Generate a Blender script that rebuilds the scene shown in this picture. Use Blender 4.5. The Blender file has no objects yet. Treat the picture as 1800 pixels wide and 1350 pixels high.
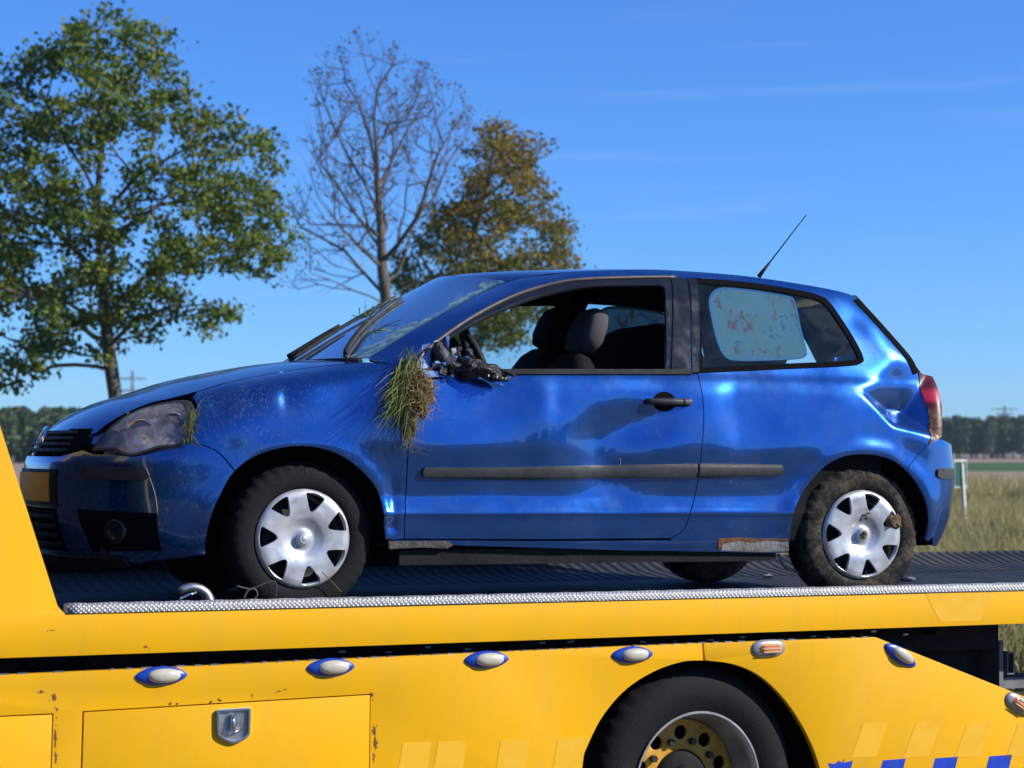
import bpy, bmesh, math, random
import numpy as np
from mathutils import Matrix, Vector, geometry as mgeo
RNG = np.random.default_rng(7)
random.seed(7)
scene = bpy.context.scene
COL = scene.collection
rad = math.radians

# ------------------------------------------------------------------ camera, sky, sun, exposure
FPX, HZ, CAMH = 3500.0, 795.0, 1.66
PIT = math.atan((HZ - 675) / FPX)
cd = bpy.data.cameras.new('camera'); cam = bpy.data.objects.new('camera', cd); COL.objects.link(cam)
cd.sensor_width = 36.0; cd.lens = 36.0 * FPX / 1800.0
cd.clip_start = 0.1; cd.clip_end = 12000
cam.location = (0, 0, CAMH); cam.rotation_euler = (rad(90) + PIT, 0, 0)
cd.dof.use_dof = True; cd.dof.focus_distance = 8.2; cd.dof.aperture_fstop = 4.6
scene.camera = cam

CAR_YAW, CAR_PITCH = rad(21), rad(0.5)
SUN_AZ, SUN_EL = 58.0, 30.0          # degrees to the right of the car's side normal, elevation
cs = np.array([math.sin(CAR_YAW), -math.cos(CAR_YAW)]); cx_ = np.array([math.cos(CAR_YAW), math.sin(CAR_YAW)])
sh = math.cos(rad(SUN_AZ)) * cs + math.sin(rad(SUN_AZ)) * cx_
SUN_DIR = Vector((sh[0] * math.cos(rad(SUN_EL)), sh[1] * math.cos(rad(SUN_EL)), math.sin(rad(SUN_EL))))
w = bpy.data.worlds.new('World'); scene.world = w; w.use_nodes = True
nt = w.node_tree; bg = nt.nodes['Background']
sky = nt.nodes.new('ShaderNodeTexSky'); sky.sky_type = 'NISHITA'; sky.sun_disc = False
sky.sun_elevation = rad(SUN_EL); sky.sun_rotation = math.atan2(SUN_DIR.x, SUN_DIR.y)
sky.altitude = 0; sky.air_density = 1.0; sky.dust_density = 0.0; sky.ozone_density = 8.0
tint = nt.nodes.new('ShaderNodeMix'); tint.data_type = 'RGBA'; tint.blend_type = 'MULTIPLY'; tint.inputs[0].default_value = 1.0; tint.inputs[7].default_value = (.62, .985, 1.46, 1)   # the camera's saturated colour
tcw = nt.nodes.new('ShaderNodeTexCoord'); mpw = nt.nodes.new('ShaderNodeMapping'); mpw.inputs['Scale'].default_value = (2.2, 2.2, 46); mpw.inputs['Rotation'].default_value = (0, rad(1.5), 0)
nzw = nt.nodes.new('ShaderNodeTexNoise'); nzw.inputs['Scale'].default_value = 1.6; nzw.inputs['Detail'].default_value = 6; nzw.inputs['Roughness'].default_value = .62; nzw.inputs['Distortion'].default_value = .4
rpw = nt.nodes.new('ShaderNodeValToRGB'); rpw.color_ramp.elements[0].position = .56; rpw.color_ramp.elements[1].position = .85; rpw.color_ramp.elements[1].color = (.13, .13, .13, 1)
mxw = nt.nodes.new('ShaderNodeMix'); mxw.data_type = 'RGBA'; mxw.inputs[7].default_value = (5.6, 6.2, 6.6, 1)       # thin cirrus streaks
nt.links.new(tcw.outputs['Generated'], mpw.inputs[0]); nt.links.new(mpw.outputs[0], nzw.inputs['Vector']); nt.links.new(nzw.outputs['Fac'], rpw.inputs[0])
nt.links.new(sky.outputs[0], tint.inputs[6]); nt.links.new(tint.outputs[2], mxw.inputs[6]); nt.links.new(rpw.outputs[0], mxw.inputs[0]); nt.links.new(mxw.outputs[2], bg.inputs[0])
bg.inputs[1].default_value = 0.094
sd = bpy.data.lights.new('sun', 'SUN'); sd.energy = 5.0; sd.angle = rad(0.53); sd.color = (1.0, 0.955, 0.87)
sun = bpy.data.objects.new('sun', sd); COL.objects.link(sun)
sun.rotation_euler = SUN_DIR.to_track_quat('Z', 'Y').to_euler()
vs = scene.view_settings
vs.view_transform = 'Standard'; vs.look = 'None'; vs.exposure = 0.4; vs.gamma = 1.0; vs.use_curve_mapping = False
scene.render.engine = 'CYCLES'
scene.cycles.max_bounces = 8; scene.cycles.transparent_max_bounces = 12
scene.cycles.use_denoising = True

# ------------------------------------------------------------------ geometry helpers
CAMP = np.array([0, 0, CAMH])
def ray(px, py):
    c = ((px - 900) / FPX, 1.0, (675 - py) / FPX); cp, sp = math.cos(PIT), math.sin(PIT)
    return np.array([c[0], cp * c[1] - sp * c[2], sp * c[1] + cp * c[2]])
def at(px, py, Y):                     # world point at depth Y
    d = ray(px, py); return CAMP + d * (Y / d[1])
def frame(yaw, pitch):
    x = np.array([math.cos(yaw) * math.cos(pitch), math.sin(yaw) * math.cos(pitch), -math.sin(pitch)])
    y = np.array([-math.sin(yaw), math.cos(yaw), 0.0]); return np.stack([x, y, np.cross(x, y)], 1)
def mat4(R, O):
    m = Matrix.Identity(4)
    for i in range(3):
        for j in range(3): m[i][j] = R[i, j]
        m[i][3] = O[i]
    return m
def empty(name, label=None, cat=None, group=None, mat=None, loc=None):
    o = bpy.data.objects.new(name, None); COL.objects.link(o); o.empty_display_size = .2
    if mat is not None: o.matrix_world = mat
    if loc is not None: o.location = loc
    tag(o, label, cat, group); return o
def tag(o, label=None, cat=None, group=None, kind=None):
    if label: o['label'] = label
    if cat: o['category'] = cat
    if group: o['group'] = group
    if kind: o['kind'] = kind
    return o
def mk(name, V, Fc, mat, parent=None, smooth=True, normals=None, mats=None, midx=None):
    me = bpy.data.meshes.new(name)
    me.from_pydata([tuple(map(float, v)) for v in V], [], [tuple(map(int, f)) for f in Fc])
    for m in (mats or [mat]): me.materials.append(m)
    if midx is not None: me.polygons.foreach_set('material_index', midx)
    me.polygons.foreach_set('use_smooth', [smooth] * len(me.polygons))
    me.update()
    if normals is not None: me.normals_split_custom_set_from_vertices([tuple(map(float, n)) for n in normals])
    o = bpy.data.objects.new(name, me); COL.objects.link(o)
    if parent is not None: o.parent = parent
    return o
def mk_fast(name, V, Fn, mat, parent=None, k=4):     # numpy arrays, all faces with k corners
    me = bpy.data.meshes.new(name); n = len(Fn)
    me.vertices.add(len(V)); me.vertices.foreach_set('co', np.asarray(V, np.float32).ravel())
    me.loops.add(n * k); me.loops.foreach_set('vertex_index', np.asarray(Fn, np.int32).ravel())
    me.polygons.add(n); me.polygons.foreach_set('loop_start', np.arange(n, dtype=np.int32) * k)
    me.update(calc_edges=True); me.materials.append(mat)
    o = bpy.data.objects.new(name, me); COL.objects.link(o)
    if parent is not None: o.parent = parent
    return o
class MB:                               # mesh bin
    def __init__(s): s.V = []; s.F = []
    def add(s, V, F):
        b = len(s.V); s.V += [tuple(map(float, v)) for v in V]; s.F += [tuple(int(i) + b for i in f) for f in F]; return s
    def box(s, c, d, R=None):
        c = np.array(c, float); h = np.array(d, float) / 2
        P = np.array([[x, y, z] for x in (-1, 1) for y in (-1, 1) for z in (-1, 1)]) * h
        if R is not None: P = P @ np.array(R).T
        return s.add(P + c, [(0, 1, 3, 2), (4, 6, 7, 5), (0, 4, 5, 1), (2, 3, 7, 6), (0, 2, 6, 4), (1, 5, 7, 3)])
    def tube(s, pts, r, n=8, cap=True):
        pts = np.array(pts, float); r = np.broadcast_to(np.asarray(r, float), (len(pts),))
        T = np.gradient(pts, axis=0); T /= np.linalg.norm(T, axis=1)[:, None] + 1e-12
        up = np.array([0, 0, 1.0]) if abs(T[0][2]) < .9 else np.array([1.0, 0, 0])
        A = np.cross(T[0], up); A /= np.linalg.norm(A); V = []
        for i in range(len(pts)):
            A = A - T[i] * A.dot(T[i]); A /= np.linalg.norm(A) + 1e-12; B = np.cross(T[i], A)
            for k in range(n):
                a = 2 * math.pi * k / n; V.append(pts[i] + r[i] * (math.cos(a) * A + math.sin(a) * B))
        F = [(i * n + k, i * n + (k + 1) % n, (i + 1) * n + (k + 1) % n, (i + 1) * n + k) for i in range(len(pts) - 1) for k in range(n)]
        if cap: F += [tuple(range(n))[::-1], tuple((len(pts) - 1) * n + k for k in range(n))]
        return s.add(V, F)
    def lathe(s, prof, n=48, c=(0, 0, 0)):  # prof of (r, y): revolved round the local y axis
        V = []; m = len(prof)
        for k in range(n):
            a = 2 * math.pi * k / n
            for (r, y) in prof: V.append((c[0] + r * math.cos(a), c[1] + y, c[2] + r * math.sin(a)))
        F = [(k * m + i, ((k + 1) % n) * m + i, ((k + 1) % n) * m + i + 1, k * m + i + 1) for k in range(n) for i in range(m - 1)]
        return s.add(V, F)
    def build(s, name, mat, parent=None, smooth=False): return mk(name, s.V, s.F, mat, parent, smooth)
def autosmooth(o, ang=35):
    me = o.data; bm = bmesh.new(); bm.from_mesh(me)
    for e in bm.edges:
        if len(e.link_faces) == 2 and e.calc_face_angle(0) > rad(ang): e.smooth = False
    for f in bm.faces: f.smooth = True
    bm.to_mesh(me); bm.free(); return o
def bevel(o, wd=.005, seg=2, ang=40):
    bm = bmesh.new(); bm.from_mesh(o.data); bmesh.ops.remove_doubles(bm, verts=bm.verts, dist=1e-5)
    bmesh.ops.recalc_face_normals(bm, faces=bm.faces)
    es = [e for e in bm.edges if len(e.link_faces) == 2 and e.calc_face_angle(0) > rad(ang)]
    bmesh.ops.bevel(bm, geom=es, offset=wd, segments=seg, affect='EDGES', profile=.6, clamp_overlap=True)
    bm.to_mesh(o.data); bm.free(); return autosmooth(o, 50)
def catmull(pts, n=8, closed=False):
    P = np.array(pts, float); out = []; N = len(P)
    for i in range(N if closed else N - 1):
        if closed: a, b, c, d = P[(i - 1) % N], P[i], P[(i + 1) % N], P[(i + 2) % N]
        else: a, b, c, d = P[max(i - 1, 0)], P[i], P[i + 1], P[min(i + 2, N - 1)]
        for k in range(n):
            t = k / n
            out.append(.5 * (2 * b + (c - a) * t + (2 * a - 5 * b + 4 * c - d) * t * t + (3 * b - a - 3 * c + d) * t ** 3))
    if not closed: out.append(P[-1])
    return np.array(out)
def joinc(*cs):                        # chain of curves into one closed loop
    out = []
    for c in cs:
        for p in np.atleast_2d(np.array(c, float)):
            if not out or np.linalg.norm(p - out[-1]) > 1e-6: out.append(p)
    if np.linalg.norm(out[0] - out[-1]) < 1e-6: out.pop()
    return np.array(out)
def area2(P): x, y = P[:, 0], P[:, 1]; return np.sum(x * np.roll(y, -1) - y * np.roll(x, -1)) / 2
def resample(P, step):
    out = []
    for i in range(len(P)):
        a, b = P[i], P[(i + 1) % len(P)]; n = max(1, int(math.ceil(np.linalg.norm(b - a) / step)))
        for k in range(n): out.append(a + (b - a) * k / n)
    return np.array(out)
def thin(P, dmin):
    out = [P[0]]
    for p in P[1:]:
        if np.linalg.norm(p - out[-1]) >= dmin: out.append(p)
    if len(out) > 3 and np.linalg.norm(out[-1] - out[0]) < dmin: out.pop()
    return np.array(out)
def inset(P, d):
    P = np.array(P); s = 1 if area2(P) > 0 else -1
    e = np.roll(P, -1, 0) - P; e /= np.linalg.norm(e, axis=1)[:, None] + 1e-12
    nrm = np.stack([-e[:, 1], e[:, 0]], 1) * s; m = nrm + np.roll(nrm, 1, 0)
    l = np.maximum(np.sum(m * nrm, 1), .5); return P + m * (d / l)[:, None]
def inside(pts, P):
    x, y = pts[:, 0], pts[:, 1]; r = np.zeros(len(pts), bool); j = len(P) - 1
    for i in range(len(P)):
        xi, yi = P[i]; xj, yj = P[j]
        c = ((yi > y) != (yj > y))
        r ^= c & (x < (xj - xi) * (y - yi) / (yj - yi + 1e-15) + xi); j = i
    return r
def bdist(pts, P):
    d = np.full(len(pts), 1e9); A = P; B = np.roll(P, -1, 0)
    for a, b in zip(A, B):
        ab = b - a; t = np.clip(((pts - a) @ ab) / (ab @ ab + 1e-15), 0, 1)
        d = np.minimum(d, np.linalg.norm(pts - a - t[:, None] * ab, axis=1))
    return d
def triangulate(loops, step):
    loops = [resample(thin(np.array(l), 1e-4), step) for l in loops]
    allp = np.vstack(loops); lo, hi = loops[0].min(0), loops[0].max(0)
    gx = np.arange(lo[0], hi[0], step); gy = np.arange(lo[1], hi[1], step * .87)
    G = np.array([(x + (step / 2 if j % 2 else 0), y) for j, y in enumerate(gy) for x in gx]).reshape(-1, 2)
    if len(G):
        k = inside(G, loops[0])
        for h in loops[1:]: k &= ~inside(G, h)
        G = G[k]
    if len(G):
        k = np.ones(len(G), bool)
        for l in loops: k &= bdist(G, l) > .45 * step
        G = G[k]
    pts = np.vstack([allp, G]) if len(G) else allp
    ed = []; b = 0
    for l in loops:
        ed += [(b + i, b + (i + 1) % len(l)) for i in range(len(l))]; b += len(l)
    v, e, f, ov, oe, of = mgeo.delaunay_2d_cdt([Vector(p) for p in pts], ed, [], 0, 1e-7)
    V = np.array([(p.x, p.y) for p in v]); Fc = np.array([t for t in f if len(t) == 3])
    cen = V[Fc].mean(1); k = inside(cen, loops[0])
    for h in loops[1:]: k &= ~inside(cen, h)
    Fc = Fc[k]
    a = V[Fc]; s = (a[:, 1, 0] - a[:, 0, 0]) * (a[:, 2, 1] - a[:, 0, 1]) - (a[:, 1, 1] - a[:, 0, 1]) * (a[:, 2, 0] - a[:, 0, 0])
    Fc = Fc[np.abs(s) > 1e-10]; s = s[np.abs(s) > 1e-10]
    Fc[s < 0] = Fc[s < 0][:, ::-1]
    return V, Fc
def panel(name, loops, surf, mat, parent, step=.02, lip=.014, out=0.0, gap=0.0, flip=False):
    """a skin over chart loops (first outer, others holes), with turned-in edges; surf maps chart points to 3-D; CCW chart faces point outward unless flip"""
    L = [np.array(l, float) for l in loops]
    if gap:
        L[0] = inset(L[0], gap); L[1:] = [inset(h, -gap) for h in L[1:]]
    V2, Fc = triangulate(L, step); e = 1e-3
    P = surf(V2); dU = surf(V2 + [e, 0]) - surf(V2 - [e, 0]); dV = surf(V2 + [0, e]) - surf(V2 - [0, e])
    N = np.cross(dU, dV); N /= np.linalg.norm(N, axis=1)[:, None] + 1e-15
    if flip: N = -N; Fc = Fc[:, ::-1]
    P = P + N * out
    F = [tuple(t) for t in Fc]; V = list(P); NN = list(N)
    if lip:
        cnt = {}
        for t in F:
            for i in range(3):
                a, b = t[i], t[(i + 1) % 3]; cnt[(a, b)] = 1
        be = [(a, b) for (a, b) in cnt if (b, a) not in cnt]
        vm = {}
        def dup(i, q, nn):
            V.append(q); NN.append(nn); return len(V) - 1
        for a, b in be:
            t = P[b] - P[a]; sn = np.cross(t, (N[a] + N[b]) / 2); sn /= np.linalg.norm(sn) + 1e-15
            i0, i1 = dup(a, P[a], (sn + N[a]) / 1.414), dup(b, P[b], (sn + N[b]) / 1.414)
            j0, j1 = dup(a, P[a] - N[a] * lip, sn), dup(b, P[b] - N[b] * lip, sn)
            F.append((i1, i0, j0, j1))
    return mk(name, V, F, mat, parent, True, NN)
def plate(name, loops, y0, y1, mat, parent, bev=.004, to3=None):
    """flat plate from 2-D loops, between two depths along local y"""
    V2, Fc = triangulate([np.array(l, float) for l in loops], 9.0); n = len(V2)
    to3 = to3 or (lambda p, y: np.stack([p[:, 0], np.full(len(p), y), p[:, 1]], 1))
    V = np.vstack([to3(V2, y0), to3(V2, y1)]); F = [tuple(t) for t in Fc] + [tuple(t[::-1] + n) for t in Fc]
    cnt = {(t[i], t[(i + 1) % 3]) for t in Fc for i in range(3)}
    F += [(b, a, a + n, b + n) for (a, b) in cnt if (b, a) not in cnt]
    o = mk(name, V, F, mat, parent, False)
    bm = bmesh.new(); bm.from_mesh(o.data); bmesh.ops.dissolve_limit(bm, angle_limit=rad(1), verts=bm.verts, edges=bm.edges)
    bmesh.ops.recalc_face_normals(bm, faces=bm.faces); bm.to_mesh(o.data); bm.free()
    if bev: bevel(o, bev, 2, 50)
    return o
def mirror_y(o, yc, name=None):
    me = o.data; V = np.empty(len(me.vertices) * 3, np.float32); me.vertices.foreach_get('co', V); V = V.reshape(-1, 3)
    V[:, 1] = 2 * yc - V[:, 1]; F = [tuple(p.vertices)[::-1] for p in me.polygons]
    q = mk(name or o.name.split('.')[0], V, F, me.materials[0], o.parent, True); autosmooth(q, 40); return q
def copy_tree(o, parent=None, recurse=True):
    c = o.copy(); COL.objects.link(c)
    if parent is not None: c.parent = parent
    for ch in o.children: copy_tree(ch, c)
    return c
def interp(z, t): a = np.array(t); return np.interp(z, a[:, 0], a[:, 1])
def sm_interp(z, t):                    # smooth (pchip-like) interpolation
    a = np.array(t, float); x, y = a[:, 0], a[:, 1]; h = np.diff(x); d = np.diff(y) / h; m = np.zeros(len(x))
    for i in range(1, len(x) - 1):
        if d[i - 1] * d[i] > 0: w1, w2 = 2 * h[i] + h[i - 1], h[i] + 2 * h[i - 1]; m[i] = (w1 + w2) / (w1 / d[i - 1] + w2 / d[i])
    m[0], m[-1] = d[0], d[-1]
    z = np.clip(z, x[0], x[-1]); i = np.clip(np.searchsorted(x, z) - 1, 0, len(x) - 2); t_ = (z - x[i]) / h[i]
    return (y[i] * (1 + 2 * t_) * (1 - t_) ** 2 + h[i] * m[i] * t_ * (1 - t_) ** 2 + y[i + 1] * t_ ** 2 * (3 - 2 * t_) + h[i] * m[i + 1] * t_ ** 2 * (t_ - 1))

# ------------------------------------------------------------------ materials
class NT:
    def __init__(s, name):
        s.m = bpy.data.materials.new(name); s.m.use_nodes = True; s.t = s.m.node_tree; s.n = s.t.nodes; s.b = s.n['Principled BSDF']; s.out = s.n['Material Output']
    def new(s, ty, **kw):
        q = s.n.new(ty)
        for k, v in kw.items():
            if k in q.inputs: q.inputs[k].default_value = v
            else: setattr(q, k, v)
        return q
    def link(s, a, b): s.t.links.new(a, b)
    def coord(s, kind='Object', scale=(1, 1, 1), rot=(0, 0, 0)):
        c = s.new('ShaderNodeTexCoord'); mp = s.new('ShaderNodeMapping'); mp.inputs['Scale'].default_value = scale; mp.inputs['Rotation'].default_value = rot
        s.link(c.outputs[kind], mp.inputs[0]); return mp.outputs[0]
    def noise(s, co, scale, detail=4, rough=.55, dist=0):
        q = s.new('ShaderNodeTexNoise'); q.inputs['Scale'].default_value = scale; q.inputs['Detail'].default_value = detail; q.inputs['Roughness'].default_value = rough; q.inputs['Distortion'].default_value = dist
        s.link(co, q.inputs['Vector']); return q.outputs['Fac']
    def ramp(s, fac, stops):
        q = s.new('ShaderNodeValToRGB'); el = q.color_ramp.elements
        while len(el) > len(stops): el.remove(el[-1])
        while len(el) < len(stops): el.new(.5)
        for e_, (p, c) in zip(el, stops): e_.position = p; e_.color = (c, c, c, 1) if not hasattr(c, '__len__') else (*c, 1)
        s.link(fac, q.inputs[0]); return q.outputs[0]
    def mix(s, fac, a, b, mode='MIX'):
        q = s.new('ShaderNodeMix', data_type='RGBA', blend_type=mode)
        for v, k in ((fac, 0), (a, 6), (b, 7)):
            if hasattr(v, 'is_output'): s.link(v, q.inputs[k])
            else: q.inputs[k].default_value = v if k == 0 else (*v, 1)
        return q.outputs[2]
    def math(s, op, a, b=None):
        q = s.new('ShaderNodeMath', operation=op)
        for i, v in enumerate((a, b)):
            if v is None: continue
            if hasattr(v, 'is_output'): s.link(v, q.inputs[i])
            else: q.inputs[i].default_value = v
        return q.outputs[0]
    def set(s, **kw):
        for k, v in kw.items():
            k = k.replace('_', ' ')
            i = s.b.inputs[k]
            if hasattr(v, 'is_output'): s.link(v, i)
            else: i.default_value = (*v, 1) if hasattr(v, '__len__') and len(v) == 3 and i.type == 'RGBA' else v
        return s
    def bump(s, h, strength=.3, dist=.01):
        q = s.new('ShaderNodeBump'); q.inputs['Strength'].default_value = strength; q.inputs['Distance'].default_value = dist
        s.link(h, q.inputs['Height']); s.link(q.outputs[0], s.b.inputs['Normal']); return s
def simple(name, col, rough=.5, metal=0, coat=0, nz=None, bumps=None, spec=.5):
    t = NT(name); t.set(Base_Color=col, Roughness=rough, Metallic=metal, Specular_IOR_Level=spec)
    if coat: t.set(Coat_Weight=coat, Coat_Roughness=.05)
    co = t.coord('Object')
    if nz:
        f = t.noise(co, nz[0], 5, .6); t.set(Base_Color=t.mix(t.ramp(f, [(.3, 0), (.7, 1)]), col, nz[1]))
        t.set(Roughness=t.ramp(t.noise(co, nz[0] * 1.7, 4), [(.3, max(0, rough - .12)), (.7, min(1, rough + .15))]))
    if bumps: t.bump(t.noise(co, bumps[0], 4), bumps[1], bumps[2])
    return t.m
M = {}
def car_paint():
    t = NT('blue_metallic_paint'); co = t.coord('Object')
    base = t.mix(t.ramp(t.noise(co, 2.2, 3), [(.35, 0), (.65, 1)]), (.007, .080, .32), (.010, .095, .37))
    # dried dirt: fine specks, more of them low down and over the front wing
    sx = t.new('ShaderNodeSeparateXYZ'); t.link(co, sx.inputs[0])
    spk = t.noise(t.coord('Object', (150, 90, 60), (0, .25, 0)), 1.0, 6, .75)
    area = t.noise(co, 3.1, 4, .6)
    fx = t.ramp(sx.outputs[0], [(0.0, 0), (.10, 1)])
    mr = t.new('ShaderNodeMapRange'); t.link(sx.outputs[0], mr.inputs[0]); mr.inputs[1].default_value = 1.9; mr.inputs[2].default_value = .5; mr.inputs[3].default_value = .0; mr.inputs[4].default_value = .135
    thr = t.math('SUBTRACT', t.math('SUBTRACT', .70, mr.outputs[0]), t.math('MULTIPLY', t.math('SUBTRACT', area, .5), .22))
    d1 = t.math('MULTIPLY', t.math('SUBTRACT', spk, thr), 14.0); d1 = t.math('MINIMUM', t.math('MAXIMUM', d1, 0.0), .5)
    # long thin scratches
    sc = t.noise(t.coord('Object', (14, 14, 240), (0, .35, 0)), 1.0, 2, .5, .3)
    sc2 = t.noise(t.coord('Object', (190, 40, 9), (0, -.15, 0)), 1.0, 2, .5, .2)
    s1 = t.ramp(sc, [(.735, 0), (.76, 1)]); s2 = t.ramp(sc2, [(.73, 0), (.76, 1)])
    ms = t.math('MULTIPLY', t.math('ADD', s1, s2), t.ramp(area, [(.45, 0), (.62, .6)]))
    film = t.ramp(t.noise(co, 7, 6, .65), [(.45, 0.0), (.8, .22)])
    c1 = t.mix(film, base, (.20, .24, .30)); c2 = t.mix(d1, c1, (.21, .21, .17)); c3 = t.mix(ms, c2, (.32, .40, .55))
    dirt = t.math('MAXIMUM', d1, t.math('MULTIPLY', ms, .7))
    t.set(Base_Color=c3, Metallic=t.math('SUBTRACT', .82, t.math('MULTIPLY', dirt, .75)), Roughness=t.ramp(t.noise(co, 9, 5, .6), [(.3, .22), (.7, .31)]))
    t.set(Coat_Weight=t.math('SUBTRACT', 1.0, t.math('MULTIPLY', dirt, .95)), Coat_Roughness=t.ramp(t.noise(co, 5, 6, .7), [(.35, .02), (.75, .14)]))
    t.set(Coat_IOR=1.6)
    t.bump(t.noise(co, 320, 2), .02, .001); return t.m
def yellow_paint():
    t = NT('yellow_truck_paint'); co = t.coord('Object')
    f = t.noise(co, 1.3, 4, .6); f2 = t.noise(t.coord('Object', (1, 1, .22)), 6, 6, .65)
    c = t.mix(t.ramp(f, [(.3, 0), (.7, 1)]), (.73, .365, .003), (.77, .392, .005))
    c = t.mix(t.ramp(f2, [(.46, 0), (.78, .34)]), c, (.46, .28, .03))
    chips = t.noise(co, 46, 3, .6); am = t.noise(co, 2.6, 3, .5)
    k = t.math('MULTIPLY', t.ramp(chips, [(.735, 0), (.755, 1)]), t.ramp(am, [(.5, 0), (.6, 1)]))
    c = t.mix(k, c, (.16, .06, .02))
    t.set(Base_Color=c, Roughness=t.ramp(f2, [(.3, .32), (.7, .5)]), Specular_IOR_Level=.22)
    t.bump(t.noise(co, 3.0, 3), .05, .02); return t.m
def tread_plate():
    t = NT('dark_tread_plate'); co = t.coord('Object', (16, 16, 16), (0, 0, .78)); co2 = t.coord('Object')
    w1 = t.new('ShaderNodeTexWave'); t.link(t.coord('Object', (1, .25, 1), (0, 0, .25)), w1.inputs['Vector']); w1.inputs['Scale'].default_value = 5.2; w1.inputs['Distortion'].default_value = .5; w1.inputs['Detail'].default_value = 2
    f = t.noise(co2, 2.4, 6, .65)
    c = t.mix(t.ramp(f, [(.35, 0), (.7, 1)]), (.008, .0085, .0095), (.032, .031, .030))
    c = t.mix(t.ramp(t.noise(co2, 30, 4, .7), [(.62, 0), (.75, .6)]), c, (.18, .15, .11))
    c = t.mix(t.math('MULTIPLY', w1.outputs['Fac'], .8), t.mix(1.0, c, (1.7, 1.7, 1.7), 'MULTIPLY'), t.mix(1.0, c, (.5, .5, .5), 'MULTIPLY'))
    t.set(Base_Color=c, Roughness=t.ramp(f, [(.3, .6), (.7, .8)]), Specular_IOR_Level=.3)
    t.bump(w1.outputs['Fac'], 1.0, .010); return t.m
def checker_alu():
    t = NT('checkered_aluminium'); co = t.coord('Object'); W = []
    for r in (.78, -.78):
        a = t.new('ShaderNodeTexWave'); t.link(t.coord('Object', (1, 1, 1.1), (0, r, 0)), a.inputs['Vector']); a.inputs['Scale'].default_value = 24; a.inputs['Distortion'].default_value = 2.6; a.inputs['Detail'].default_value = 2; W.append(a.outputs['Fac'])
    p = t.math('MULTIPLY', W[0], W[1]); f = t.noise(co, 18, 5, .65)
    c = t.mix(t.ramp(f, [(.35, 0), (.7, 1)]), (.58, .58, .58), (.42, .42, .41)); c = t.mix(t.ramp(p, [(.15, 1), (.45, 0)]), c, (.24, .24, .235))
    t.set(Base_Color=c, Metallic=.3, Roughness=t.ramp(f, [(.3, .42), (.7, .6)])); t.bump(p, .6, .004); return t.m
def glass(name, tint, refl=1.0, dirt=0.0, dcol=(.35, .38, .33), rough=.01, dscale=9, ior=1.5):
    t = NT(name); co = t.coord('Object')
    tr = t.new('ShaderNodeBsdfTransparent'); tr.inputs[0].default_value = (*tint, 1)
    gl = t.new('ShaderNodeBsdfGlossy'); gl.inputs['Roughness'].default_value = rough; gl.inputs[0].default_value = (.95, .97, 1, 1)
    fr = t.new('ShaderNodeFresnel'); fr.inputs[0].default_value = ior
    m1 = t.new('ShaderNodeMixShader'); t.link(t.math('MULTIPLY', fr.outputs[0], refl), m1.inputs[0]); t.link(tr.outputs[0], m1.inputs[1]); t.link(gl.outputs[0], m1.inputs[2])
    last = m1
    if dirt:
        df = t.new('ShaderNodeBsdfDiffuse'); df.inputs[0].default_value = (*dcol, 1)
        n1 = t.noise(co, dscale, 8, .75); n2 = t.noise(co, dscale * 11, 4, .7)
        fac = t.math('MULTIPLY', t.math('ADD', t.ramp(n1, [(.4, .15), (.75, 1)]), t.ramp(n2, [(.6, 0), (.72, .9)])), dirt)
        m2 = t.new('ShaderNodeMixShader'); t.link(fac, m2.inputs[0]); t.link(m1.outputs[0], m2.inputs[1]); t.link(df.outputs[0], m2.inputs[2]); last = m2
    t.link(last.outputs[0], t.out.inputs[0]); return t.m
def leaf_mat(name, cols, transl=.35):
    t = NT(name); g = t.new('ShaderNodeNewGeometry')
    c = t.ramp(g.outputs['Random Per Island'], [(i / (len(cols) - 1), k) for i, k in enumerate(cols)])
    n = t.noise(t.coord('Object'), .9, 3); c = t.mix(t.ramp(n, [(.35, 0), (.65, 1)]), c, t.mix(.5, c, cols[-1]))
    df = t.new('ShaderNodeBsdfDiffuse'); t.link(c, df.inputs[0]); tl = t.new('ShaderNodeBsdfTranslucent'); t.link(c, tl.inputs[0])
    gl = t.new('ShaderNodeBsdfGlossy'); gl.inputs['Roughness'].default_value = .6; gl.inputs[0].default_value = (.5, .55, .5, 1)
    m1 = t.new('ShaderNodeMixShader'); m1.inputs[0].default_value = transl; t.link(df.outputs[0], m1.inputs[1]); t.link(tl.outputs[0], m1.inputs[2])
    m2 = t.new('ShaderNodeMixShader'); m2.inputs[0].default_value = .03; t.link(m1.outputs[0], m2.inputs[1]); t.link(gl.outputs[0], m2.inputs[2])
    t.link(m2.outputs[0], t.out.inputs[0]); return t.m
def tyre_mat(name, mud):
    t = NT(name); co = t.coord('Object'); f = t.noise(co, 9, 6, .7); f2 = t.noise(co, 60, 4, .7)
    fac = t.ramp(t.math('ADD', t.math('MULTIPLY', f, .7), t.math('MULTIPLY', f2, .3)), [(.60 - mud * .14, 0), (.78 - mud * .12, 1)])
    t.set(Base_Color=t.mix(fac, (.0075, .0075, .008), (.115, .092, .060) if mud > .5 else (.032, .030, .024)), Roughness=.8, Specular_IOR_Level=.2)
    t.bump(t.math('ADD', f2, t.noise(co, 180, 2)), .5, .004); return t.m
M['paint'] = car_paint(); M['yellow'] = yellow_paint(); M['tread'] = tread_plate(); M['alu'] = checker_alu()
M['black'] = simple('black_plastic', (.010, .010, .011), .6, nz=(14, (.018, .018, .018)), spec=.18)
M['strip'] = simple('grey_rubber_strip', (.030, .031, .034), .5, nz=(22, (.055, .055, .055)), spec=.3)
M['dark'] = simple('dark_cavity', (.006, .006, .007), .9, spec=.03)
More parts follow.
